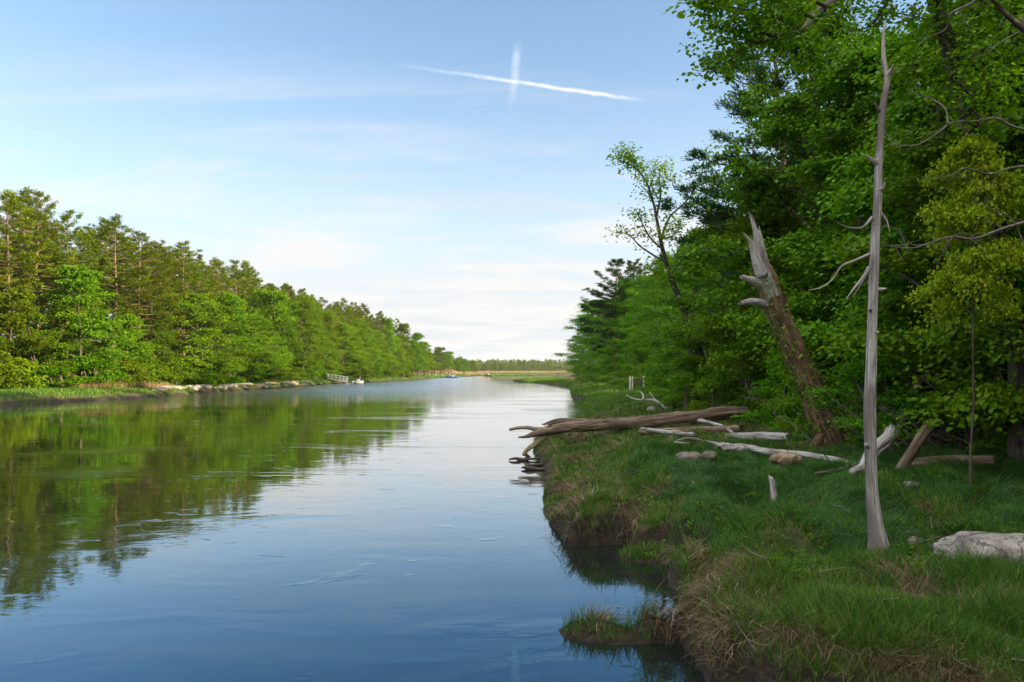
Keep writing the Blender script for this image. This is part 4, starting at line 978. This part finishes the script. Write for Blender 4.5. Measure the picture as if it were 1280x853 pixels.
for q, (u, v, wpx, hpx, mat, lab) in enumerate([(1252, 712, 134, 34, 'rock_pale', 'large pale granite boulder in the grass right of the silver dead trunk'), (985, 588, 40, 13, 'rock_tan', 'tan rounded boulder beneath the long forked branch'), (926, 566, 44, 9, 'rock_pale', 'flat grey stone just above the forked branch'),
        (862, 586, 34, 14, 'rock_grey', 'brownish mossy boulder in the grass left of the forked branch'), (887, 580, 20, 9, 'rock_grey', 'small brown stone right of the mossy boulder'), (1141, 613, 18, 8, 'rock_pale', 'small pale stone in the grass right of the silver dead trunk'),
        (1146, 685, 20, 11, 'rock_grey', 'small round grey stone between the dead trunk and the large boulder'), (1168, 690, 18, 9, 'rock_grey', 'small dark stone touching the left end of the large boulder'), (814, 516, 11, 6, 'rock_pale', 'small whitish stone on the grass beyond the long log')]):
    g = on_ground(u, v - hpx * .15); k = g[1] / F
    me = rock_mesh(q + 3, wpx * .5 * k, wpx * .36 * k, hpx * .62 * k, mat, 28)
    link('boulder', me, None, (g[0], g[1] + wpx * .2 * k, hz(g[0], g[1] + wpx * .2 * k) + hpx * .12 * k + (.10 if v < 600 else .02)), 0.0, label=lab, category='boulder')
# riprap along the left bank
rk = [rock_mesh(50 + q, 1, .8, .6, ('rock_pale', 'rock_tan', 'rock_pale')[q % 3], 10, .3) for q in range(5)]
for q in range(120):
    y = rnd.uniform(93, 158) if q < 75 else rnd.uniform(120, 172)
    # up from the shoreline
    xs = np.linspace(-50, -36, 60); dd = poly_sd(xs, np.full(60, y), L_POLY); x = xs[np.argmin(np.abs(dd - rnd.uniform(.6, 2.6)))]
    s = rnd.uniform(.25, .7)
    o = link('rock', rk[q % 5], None, (x, y, hz(x, y) + .15 * s), rnd.uniform(0, 6), (s * 1.2, s, s * .8), label='pale riprap rock along the edge of the left bank', category='rock', group='riprap on the left bank')
for q, (u, v, l, a) in enumerate([(205, 488, 3.5, .2), (250, 486, 3, -.15), (300, 484, 3.2, .1)]):
    g = on_ground(u, v); wb = Buf(); d = np.array((math.cos(a), math.sin(a), .12)) * l
    tube(wb, [d * -.5, d * .05 + np.array((0, 0, .15)), d * .5], [.14, .12, .05], 6, 8, .2, q)
    o = thing_at('fallen_log', ['bleached log on the left bank at the left end of the riprap', 'bleached log among the riprap rocks in the middle of the left bank', 'bleached log at the right end of the riprap'][q], 'log', g + np.array((0, 0, .25)))
    link('trunk', wb.mesh('trunk', M['grey_wood']), o)

# ------------------------------------------------------------------ grass
def blades(buf, pos, az, lean, bend, length, width, r, seg=3):
    n = len(pos); cur = pos.copy(); th = lean.copy()
    hd = np.stack([np.cos(az), np.sin(az), 0 * az], 1); sd = np.stack([-np.sin(az), np.cos(az), 0 * az], 1)
    # blades are seen from any side: turn each width direction at random
    tw = np.random.default_rng(n).uniform(0, math.pi, n); 
    sd = sd * np.cos(tw)[:, None] + hd * np.sin(tw)[:, None]
    rows = []
    for s in range(seg):
        f = 1 - (s / seg) ** 1.5 * .8
        rows += [cur - sd * (width * .5 * f)[:, None], cur + sd * (width * .5 * f)[:, None]]
        d = hd * np.sin(th)[:, None] + np.array((0, 0, 1)) * np.cos(th)[:, None]
        cur = cur + d * (length / seg)[:, None]; th = th + bend
    rows.append(cur); k = 2 * seg + 1
    V = np.stack(rows, 1).reshape(-1, 3); b = np.arange(n)[:, None] * k
    Q = np.concatenate([b + np.array((2 * s, 2 * s + 1, 2 * s + 3, 2 * s + 2))[None] for s in range(seg - 1)])
    T = b + np.array((2 * seg - 2, 2 * seg - 1, 2 * seg))[None]
    buf.add(V, Q, T, None, np.repeat(r, k))
def grad_d(x, y, poly, e=.1):
    return np.stack([poly_sd(x + e, y, poly) - poly_sd(x - e, y, poly), poly_sd(x, y + e, poly) - poly_sd(x, y - e, poly)], 1) / (2 * e)
def sample_right(n, rg, y0=4.6, y1=62, pw=1.35):
    u = rg.random(n); q = 1 - pw
    y = (y0 ** q + u * (y1 ** q - y0 ** q)) ** (1 / q)
    x = rg.uniform(-.5, 1, n) * 0 + rg.uniform(-.2, np.minimum(.75 * y + 1.5, 13.5), n)
    d = poly_sd(x, y, R_POLY)
    return x, y, d
rg = np.random.default_rng(400)
def sedge_mask(x, y):
    # the dark soft sedge fills the hollow between the hummocks and the logs
    return sstep(x + (fbm(x / 1.5, y / 1.5, 61, 2) - .5) * 1.6, 2.4, 3.3) * sstep(y, 9.4, 10.6) * sstep(y, 26, 19) * sstep(fbm(x / 1.3, y / 1.9, 67, 2), .30, .46)
def dead_mask(x, y): return sstep(fbm(x / .8, y / .9, 71, 3) + .14 * np.exp(-((x - 3.0) ** 2 + (y - 6.9) ** 2) / .8) + .12 * np.exp(-((x - 2.9) ** 2 + (y - 9.4) ** 2) / .25) + .05 * sstep(x, 3, 1) * sstep(y, 30, 15), .54, .64)
# living marsh grass: tussocks with blades leaning out of each, and single blades between them
wb = Buf()
def slope(x, y, e=.06):
    return np.hypot(height(x + e, y) - height(x - e, y), height(x, y + e) - height(x, y - e)) / (2 * e)
def grass_ok(x, y, d, mul=.75):
    return (rg.random(len(x)) > sstep(slope(x, y), .9, 1.6) * .8) & (d > -.05) & (rg.random(len(x)) > dead_mask(x, y) * mul) & (rg.random(len(x)) > sedge_mask(x, y) * .9) & (x < 12.5)
x, y, d = sample_right(60000, rg)
keep = grass_ok(x, y, d) & (rg.random(len(x)) < .25 + .75 * sstep(fbm(x / .5, y / .5, 83, 2), .36, .6)); x, y = x[keep], y[keep]; n = len(x); per = 14
th_ = rg.random(n); hgt = .5 + 1.1 * fbm(x / 1.0, y / 1.0, 91, 3) * (.5 + rg.random(n)); hue = np.clip(.75 * fbm(x / .7, y / .7, 97, 2) + rg.normal(-.02, .16, n), 0, 1)
hgt[d[keep] < .15] *= .8
x = np.repeat(x, per); y = np.repeat(y, per); N_ = n * per
a = rg.uniform(0, 6.28, N_); rr_ = np.sqrt(rg.random(N_)) * .075 * np.clip(y / 9, 1, 3); px_, py_ = x + np.cos(a) * rr_, y + np.sin(a) * rr_
z = height(px_, py_); ok_ = z > .02
ln = (.06 + .20 * rg.random(N_)) * np.repeat(hgt, per) * np.interp(y, [5, 9, 16, 30, 60], [1.15, 1.1, .85, .8, 1.2])
az = a + rg.normal(0, .8, N_); r_ = np.clip(np.repeat(hue, per) + rg.normal(.0, .15, N_), 0, 1)
wdt = (.0055 + .0012 * np.maximum(y - 5, 0) ** .9) * rg.uniform(.5, 1.5, N_)
blades(wb, np.stack([px_, py_, z - .02], 1)[ok_], az[ok_], np.abs(rg.normal(.12, .22, N_))[ok_] + (rr_ * 3)[ok_] / np.clip(y / 9, 1, 3)[ok_], rg.uniform(.02, .5, N_)[ok_], ln[ok_], wdt[ok_], r_[ok_])
print('tussock', ok_.sum())
x, y, d = sample_right(200000, rg); keep = grass_ok(x, y, d); x, y = x[keep], y[keep]; z = height(x, y); ok_ = z > .02; x, y, z = x[ok_], y[ok_], z[ok_]; n = len(x)
blades(wb, np.stack([x, y, z - .02], 1), rg.uniform(0, 6.28, n), np.abs(rg.normal(.1, .3, n)), rg.uniform(.0, .7, n), rg.uniform(.05, .20, n) * np.interp(y, [5, 16, 60], [1.1, .85, 1.2]), (.0055 + .0012 * np.maximum(y - 5, 0) ** .9) * rg.uniform(.5, 1.6, n), np.clip(rg.normal(.45, .3, n), 0, 1))
print('grass', n)
link('marsh_grass', wb.mesh('marsh_grass', M['grass']), kind='stuff', label='green marsh grass covering the right bank', category='grass')
# sedge
x, y, d = sample_right(300000, rg, 8.5, 30, 1.01)
keep = (d > .6) & (rg.random(len(x)) < sedge_mask(x, y)) & (x < 12.5); x, y = x[keep], y[keep]; n = len(x); z = height(x, y)
wb = Buf(); az = fbm(x / 1.2, y / 1.2, 105, 2) * 12 + rg.normal(0, .5, n)
blades(wb, np.stack([x, y, z - .02], 1), az, np.abs(rg.normal(.25, .15, n)), rg.uniform(.25, .6, n), rg.uniform(.16, .36, n), (.0035 + .0008 * np.maximum(y - 5, 0)) * rg.uniform(.7, 1.3, n), np.clip(.5 * fbm(x / 1.0, y / 1.0, 107, 2) + rg.normal(.15, .15, n), 0, 1), 4)
print('sedge', n)
link('sedge', wb.mesh('sedge', M['sedge']), kind='stuff', label='dark soft sedge in the hollow between hummocks and logs', category='sedge')
# dead straw: hangs over the cut banks and lies in mats
wb = Buf()
x, y, d = sample_right(420000, rg, 4.6, 45, 1.5)
lip = np.clip(y / 14, 1, 3)
keep = (d > -.02) & (d < .7 * lip); x, y, d = x[keep], y[keep], d[keep]; lip = lip[keep]; cm = cut_mask(x, y); sl = slope(x, y)
em = sstep(fbm(x / .8, y / 1.0, 75, 2), .34, .55) * np.interp(y, [7, 12, 20, 45], [1, .9, .6, .5])
keep = rg.random(len(x)) < em * (.10 + .50 * cm * np.exp(-((d / lip - .16) / .12) ** 2) + .2 * cm) * np.where(sl > 1.3, .5, 1); x, y, d = x[keep], y[keep], d[keep]; z = height(x, y); ok_ = z > .12
x, y, z, d = x[ok_], y[ok_], z[ok_], d[ok_]; n = len(x); gdir = -grad_d(x, y, R_POLY); az = np.arctan2(gdir[:, 1], gdir[:, 0]) + rg.normal(0, .6, n)
blades(wb, np.stack([x, y, z - .01], 1), az, np.clip(rg.normal(.8, .45, n), 0, 1.6), rg.uniform(.25, .75, n), rg.uniform(.15, .42, n) * (1 + .012 * y), (.0045 + .0009 * np.maximum(y - 5, 0)) * rg.uniform(.6, 1.5, n), np.clip(rg.normal(.5, .27, n), 0, 1), 4)
print('straw edge', n)
x, y, d = sample_right(420000, rg, 4.6, 45, 1.5)
keep = (d > .3) & (rg.random(len(x)) < dead_mask(x, y) * (1 - .8 * sedge_mask(x, y))) & (x < 9.5); x, y = x[keep], y[keep]; z = height(x, y); n = len(x)
az = fbm(x / .7, y / .7, 115, 2) * 10 + rg.normal(0, .5, n)
blades(wb, np.stack([x, y, z + rg.uniform(-.01, .07, n)], 1), az, np.clip(rg.normal(1.25, .25, n), .2, 1.7), rg.uniform(.02, .25, n), rg.uniform(.15, .45, n), (.0042 + .0008 * np.maximum(y - 5, 0)) * rg.uniform(.7, 1.4, n), np.clip(rg.normal(.5, .25, n), 0, 1), 4)
print('straw mat', n)
link('dead_grass', wb.mesh('dead_grass', M['straw']), kind='stuff', label='dead straw hanging over the cut bank edges and matted on the hummocks', category='dead grass')
# broad-leaved weeds and small dead twigs among the grass
wb = Buf(); x, y, d = sample_right(5200, rg, 4.8, 26, 1.4); keep = (d > .35) & (x < 11) & (fbm(x / 1.2, y / 1.2, 141, 2) > .46); x, y = x[keep], y[keep]
per = 7; n = len(x); sz = rg.uniform(.03, .065, n); X_ = np.repeat(x, per) + rg.normal(0, .03, n * per); Y_ = np.repeat(y, per) + rg.normal(0, .03, n * per); a = rg.uniform(0, 6.28, n * per)
leaves(wb, np.stack([X_, Y_, height(X_, Y_) + rg.uniform(.03, .17, n * per)], 1), np.stack([np.cos(a), np.sin(a), rg.normal(.2, .3, n * per)], 1), unit(np.stack([rg.normal(0, .3, n * per), rg.normal(0, .3, n * per), np.ones(n * per)], 1)), np.repeat(sz, per), np.repeat(sz, per) * .6, np.clip(rg.normal(.4, .25, n * per), 0, 1))
link('weeds', wb.mesh('weeds', M['leaf_bright'], False), kind='stuff', label='small broad-leaved weeds among the marsh grass', category='weeds')
wb = Buf(); x, y, d = sample_right(420, rg, 5, 30, 1.3); keep = (d > .1) & (x < 11); x, y = x[keep], y[keep]; z = height(x, y)
for x0_, y0_, z0_ in zip(x, y, z):
    a = rg.uniform(0, 6.28); l = rg.uniform(.15, .7); dv = np.array((math.cos(a), math.sin(a), rg.normal(.05, .12))) * l; p0_ = np.array((x0_, y0_, z0_ + rg.uniform(.02, .14)))
    tube(wb, [p0_ - dv * .5, p0_ + rg.normal(0, .03, 3), p0_ + dv * .5], [.008, .007, .003], 4)
link('dead_twigs', wb.mesh('dead_twigs', M['twig']), kind='stuff', label='small dead twigs and driftwood bits strewn on the marsh grass', category='twigs')
# far marsh on the right bank and the strip on the left bank
wb = Buf()
n = 150000; y = 60 * (300 / 60) ** rg.random(n); x = rg.uniform(-1, 16, n); d = poly_sd(x, y, R_POLY); keep = (d > .2) & (d < 12); x, y = x[keep], y[keep]
n = 230000; yl = 55 * (560 / 55) ** rg.random(n); xl = rg.uniform(-56, -22, n); dl = poly_sd(xl, yl, L_POLY); keep = (dl > .15) & (dl < 11); xl, yl = xl[keep], yl[keep]
yf = rg.uniform(560, 800, 60000); xf = (rg.uniform(560, 740, 60000) - CX) / F * yf; df = poly_sd(xf, yf, L_POLY); keep = (df > .3) & (df < 45)
x = np.r_[x, xl, xf[keep]]; y = np.r_[y, yl, yf[keep]]; z = height(x, y); n = len(x)
blades(wb, np.stack([x, y, z - .03], 1), rg.uniform(0, 6.28, n), np.abs(rg.normal(.2, .2, n)), rg.uniform(.1, .5, n), rg.uniform(.2, .5, n) * np.interp(y, [500, 650], [1, 2.2]), .02 + .0007 * y, np.clip(.6 * fbm(x / 3, y / 5, 121, 2) + rg.normal(.15, .15, n), 0, 1), 2)
link('shore_grass', wb.mesh('shore_grass', M['grass']), kind='stuff', label='short green grass along the left shore and the far right marsh', category='grass')
# dry reeds
wb = Buf()
def reeds(x, y, h0, h1, wd):
    z = height(x, y); n = len(x)
    blades(wb, np.stack([x, y, z - .05], 1), rg.uniform(0, 6.28, n), np.abs(rg.normal(.06, .06, n)), rg.uniform(.02, .15, n), rg.uniform(h0, h1, n), np.full(n, wd), rg.random(n), 2)
n = 2500; y = rg.uniform(88, 104, n); x = np.interp(y, [88, 104], [-48.0, -44.6]) + rg.normal(0, .45, n); reeds(x, y, .6, 1.1, .03)
n = 9000; y = rg.uniform(500, 760, n); x = (rg.uniform(505, 612, n) - CX) / F * y; k_ = (poly_sd(x, y, L_POLY) > 1.5) & (poly_sd(x, y, L_POLY) < 60); reeds(x[k_], y[k_], 1.5, 2.6, .35)
n = 16000; y = rg.uniform(770, 960, n); x = (rg.uniform(585, 735, n) - CX) / F * y; reeds(x, y, 1.8, 3.0, .6)
n = 7000; a = rg.uniform(0, 6.28, n); q = np.sqrt(rg.random(n)); y = 520 + np.sin(a) * q * 6; x = (560 - CX) / F * 520 + np.cos(a) * q * 7.5
link('reeds', wb.mesh('reeds', M['reed']), kind='stuff', label='band of dry tan reeds at the end of the reach and on the left shore', category='reeds')
wb = Buf(); z = height(x, y) + 2.6 * (1 - q ** 2); 
blades(wb, np.stack([x, y, z - .4], 1), a, np.full(n, .4), rg.uniform(.05, .3, n), rg.uniform(.9, 1.6, n), np.full(n, .4), rg.random(n), 2)
cx_, cy_ = (560 - CX) / F * 520, 520.0
Vd = rock_mesh(5, 7.2, 5.8, 2.9, 'rock_tan', 12, .05); Vd.materials.clear(); Vd.materials.append(M['reed'])
hp = thing('reed_mound', 'orange-tan mound of dry reeds on the far bend', 'reed mound', (cx_, cy_, hz(cx_, cy_)))
link('core', Vd, hp); me = wb.mesh('reed_blades', M['reed']); o = link('reed_blades', me, hp, loc=(-cx_, -cy_, -hz(cx_, cy_)))

# ------------------------------------------------------------------ docks and boats (far)
def boxm(buf, x0, x1, y0, y1, z0, z1):
    V = np.array([(x, y, z) for z in (z0, z1) for y in (y0, y1) for x in (x0, x1)], float)
    Q = np.array([(0, 2, 3, 1), (4, 5, 7, 6), (0, 1, 5, 4), (2, 6, 7, 3), (0, 4, 6, 2), (1, 3, 7, 5)]); buf.add(V, Q)
def hull(buf, Ln, B, H):
    s = np.linspace(0, 1, 9); half = B / 2 * np.where(s < .6, 1 - .12 * (1 - s / .6), np.sqrt(np.clip(1 - ((s - .6) / .4) ** 2, 0, 1)) * .999 + .001)
    zk = np.where(s < .7, -.12, -.12 + (s - .7) / .3 * .25); zt = H * (1 + .25 * s ** 2)
    prof = [(-1, 1), (-.85, .35), (0, 0), (.85, .35), (1, 1), (.88, 1), (0, .35), (-.88, 1)]
    V = np.array([[(Ln * (si - .5), a * h_, zkk + (ztt - zkk) * b_) for a, b_ in prof] for si, h_, zkk, ztt in zip(s, half, zk, zt)]).reshape(-1, 3)
    m = len(prof); i = np.arange(8)[:, None] * m; j = np.arange(m)[None]; k2 = (j + 1) % m
    buf.add(V, np.stack([i + j, i + k2, i + m + k2, i + m + j], -1).reshape(-1, 4)); 
    buf.add(V[:m], None, np.array([(0, 1, 2), (0, 2, 6), (2, 3, 4), (2, 4, 6), (0, 6, 7), (4, 5, 6)]))
def boat(label, x, y, rz, Ln, canvas, hullmat):
    t_ = thing('motor_boat', label, 'boat', (x, y, 0), rz)
    b = Buf(); hull(b, Ln, Ln * .36, .75); link('hull', b.mesh('hull', M[hullmat], False), t_)
    b = Buf(); boxm(b, -Ln * .56, -Ln * .49, -.2, .2, .25, 1.15); boxm(b, -Ln * .57, -Ln * .48, -.24, .24, .95, 1.35); link('outboard_motor', b.mesh('outboard_motor', M['dark_paint'], False), t_)
    b = Buf(); boxm(b, -.1, .5, -.35, .35, .2, 1.25); co_ = link('console', b.mesh('console', M['white_paint'], False), t_)
    b = Buf(); boxm(b, -Ln * .3, -Ln * .18, -.6, .6, .2, .62); link('seat', b.mesh('seat', M['blue_paint'], False), t_)
    if canvas:
        b = Buf()
        for sx in (-1, 1):
            for sy in (-.8, .8): tube(b, [(sx, sy, .7), (sx * 1.05, sy, 2.05)], [.03, .03], 5)
        fr_ = b
        b = Buf(); boxm(b, -1.5, 1.5, -1, 1, 2.05, 2.2); boxm(b, -2.0, -1.5, -.9, .9, .7, 1.5); ca_ = link('canopy', b.mesh('canopy', M['blue_paint'], False), t_); link('canopy_frame', fr_.mesh('canopy_frame', M['alu']), ca_)
    else:
        b = Buf(); tube(b, [(.55, -.4, 1.2), (.6, -.4, 1.6), (.6, .4, 1.6), (.55, .4, 1.2)], [.03] * 4, 5); link('windscreen_rail', b.mesh('windscreen_rail', M['alu']), co_)
yb = 195.0
boat('white motor boat moored at the end of the railed ramp on the left bank', (447 - CX) / F * yb, yb, .5, 3.0, False, 'white_paint')
boat('blue motor boat with canopy moored at the far dock', (566 - CX) / F * 385, 385, .3, 5.6, True, 'blue_paint')
boat('small dark boat anchored on the open water beyond the far dock', (611 - CX) / F * 560, 560, .1, 5.4, False, 'dark_paint')
# railed ramp
x1 = (433 - CX) / F * yb; x0 = (409 - CX) / F * yb; 
rp = thing('dock_ramp', 'white railed ramp leading down from the left bank to the moored boat', 'ramp', ((x0 + x1) / 2, yb + .5, .5))
b = Buf(); hl_ = (x1 - x0) / 2
tube(b, [(-hl_, 0, .85), (hl_, 0, .1)], [.09, .09], 6); tube(b, [(-hl_, 1.1, .85), (hl_, 1.1, .1)], [.09, .09], 6)
for s in np.linspace(-1, 1, 14): boxm(b, s * hl_ - .17, s * hl_ + .17, 0, 1.1, .47 - .37 * s, .53 - .37 * s)
link('deck', b.mesh('deck', M['alu'], False), rp)
for yy in (0, 1.1):
    b = Buf(); tube(b, [(-hl_, yy, 1.95), (hl_, yy, 1.2)], [.07, .07], 6); tube(b, [(-hl_, yy, 1.4), (hl_, yy, .65)], [.05, .05], 6)
    ra_ = link('railing', b.mesh('railing', M['alu']), rp)
    for s in np.linspace(-1, 1, 6):
        b = Buf(); tube(b, [(s * hl_, yy, .45 - .375 * s), (s * hl_, yy, 1.575 - .375 * s)], [.05, .05], 5); link('railing_post', b.mesh('railing_post', M['white_paint']), ra_)
fd = thing('floating_dock', 'pale floating dock between the railed ramp and the white boat', 'dock', (x1 + .9, yb + .9, 0))
b = Buf(); 
for s in range(6): boxm(b, -1.2 + s * .41, -1.2 + s * .41 + .38, -1, 1, .32, .40)
link('deck', b.mesh('deck', M['alu'], False), fd)
b = Buf(); boxm(b, -1.15, 1.2, -.95, -.4, -.1, .31); boxm(b, -1.15, 1.2, .4, .95, -.1, .31); link('float', b.mesh('float', M['white_paint'], False), fd)
yd_ = 394.0
dk = thing('wooden_dock', 'long grey wooden dock along the far bend shore', 'dock', ((545 - CX) / F * yd_, yd_, 0))
b = Buf()
for s in range(26): boxm(b, -7 + s * .55, -7 + s * .55 + .5, -1, 1, 1.15, 1.3)
link('deck', b.mesh('deck', M['dock_wood'], False), dk)
for s in range(5):
    for yy in (-.9, .9):
        b = Buf(); tube(b, [(-6.6 + s * 3.3, yy, -1), (-6.6 + s * 3.3, yy, 2.0)], [.13, .13], 6); link('piling', b.mesh('piling', M['dock_wood']), dk)

# ------------------------------------------------------------------ contrails: real ice-cloud trails, a thin scattering volume high up
def cloud_mat(name, dens, taper, stretch):
    m, t, o = newmat(name)
    tc = N(t, 'ShaderNodeTexCoord'); sp = N(t, 'ShaderNodeSeparateXYZ'); L(t, tc.outputs['Object'], sp.inputs[0])
    nz = noise(t, vscale(t, tc.outputs['Object'], (stretch, .9, .9)), 1.0, 4, 0.6, 0.4)
    wav = noise(t, vscale(t, tc.outputs['Object'], (stretch * .35, 0, 0)), 1.0, 2, 0.5)
    yy = math_n(t, 'ADD', sp.outputs[2], maprange(t, wav, 0.3, 0.7, -0.18, 0.18, False))
    r2 = math_n(t, 'ADD', math_n(t, 'MULTIPLY', yy, yy), math_n(t, 'MULTIPLY', sp.outputs[1], sp.outputs[1]))
    fall = maprange(t, math_n(t, 'SQRT', r2), 0.75, 0.0)
    ends = math_n(t, 'MULTIPLY', maprange(t, sp.outputs[0], -1.0, -1.0 + taper[0]), maprange(t, sp.outputs[0], 1.0, 1.0 - taper[1]))
    d = math_n(t, 'MULTIPLY', math_n(t, 'MULTIPLY', fall, ends), maprange(t, nz, 0.15, 0.72))
    v = N(t, 'ShaderNodeVolumePrincipled'); v.inputs['Color'].default_value = (.99, .99, 1, 1); L(t, math_n(t, 'MULTIPLY', d, dens), v.inputs['Density'])
    L(t, v.outputs[0], o.inputs['Volume']); m.cycles.volume_step_rate = 0.02; return m
def trail(label, a, b, wpx, Yc, dens, taper, stretch, seed):
    """a straight tube of air between two sky points; the ice cloud inside it is the volume"""
    A = P(a[0], a[1], Yc); B = P(b[0], b[1], Yc); k = Yc / F; d = B - A; Ln = np.linalg.norm(d)
    bf = Buf(); tube(bf, [(-1, 0, 0), (0, 0, 0), (1, 0, 0)], [1.25] * 3, 16, None, 0, 0, True, False)
    o = link('contrail', bf.mesh('contrail', cloud_mat('ice_cloud_' + str(seed), dens / (wpx * k), taper, stretch), False), None, tuple((A + B) / 2), 0, (Ln / 2, wpx * k, wpx * k), label=label, category='contrail')
    o.rotation_euler = (0, -math.atan2(d[2], d[0]), 0)
trail('long thin white contrail slanting across the blue sky', (470, 77), (815, 127.5), 5.0, 5000, .72, (1.7, .5), 14, 3)
trail('short upright cloud wisp crossing the long contrail', (638, 142), (649, 46), 11.0, 5200, .26, (1.3, .8), 3.0, 4)

# ------------------------------------------------------------------ the air of the reach
bf = Buf(); boxm(bf, -1480, 1480, -230, 1690, -3.0, 46.0)
hm, t, o = newmat('haze_air'); v = N(t, 'ShaderNodeVolumePrincipled'); v.inputs['Color'].default_value = (.93, .96, 1, 1); v.inputs['Density'].default_value = 0.00006; v.inputs['Anisotropy'].default_value = 0.3
L(t, v.outputs[0], o.inputs['Volume'])
link('haze', bf.mesh('haze', hm, False), kind='stuff')
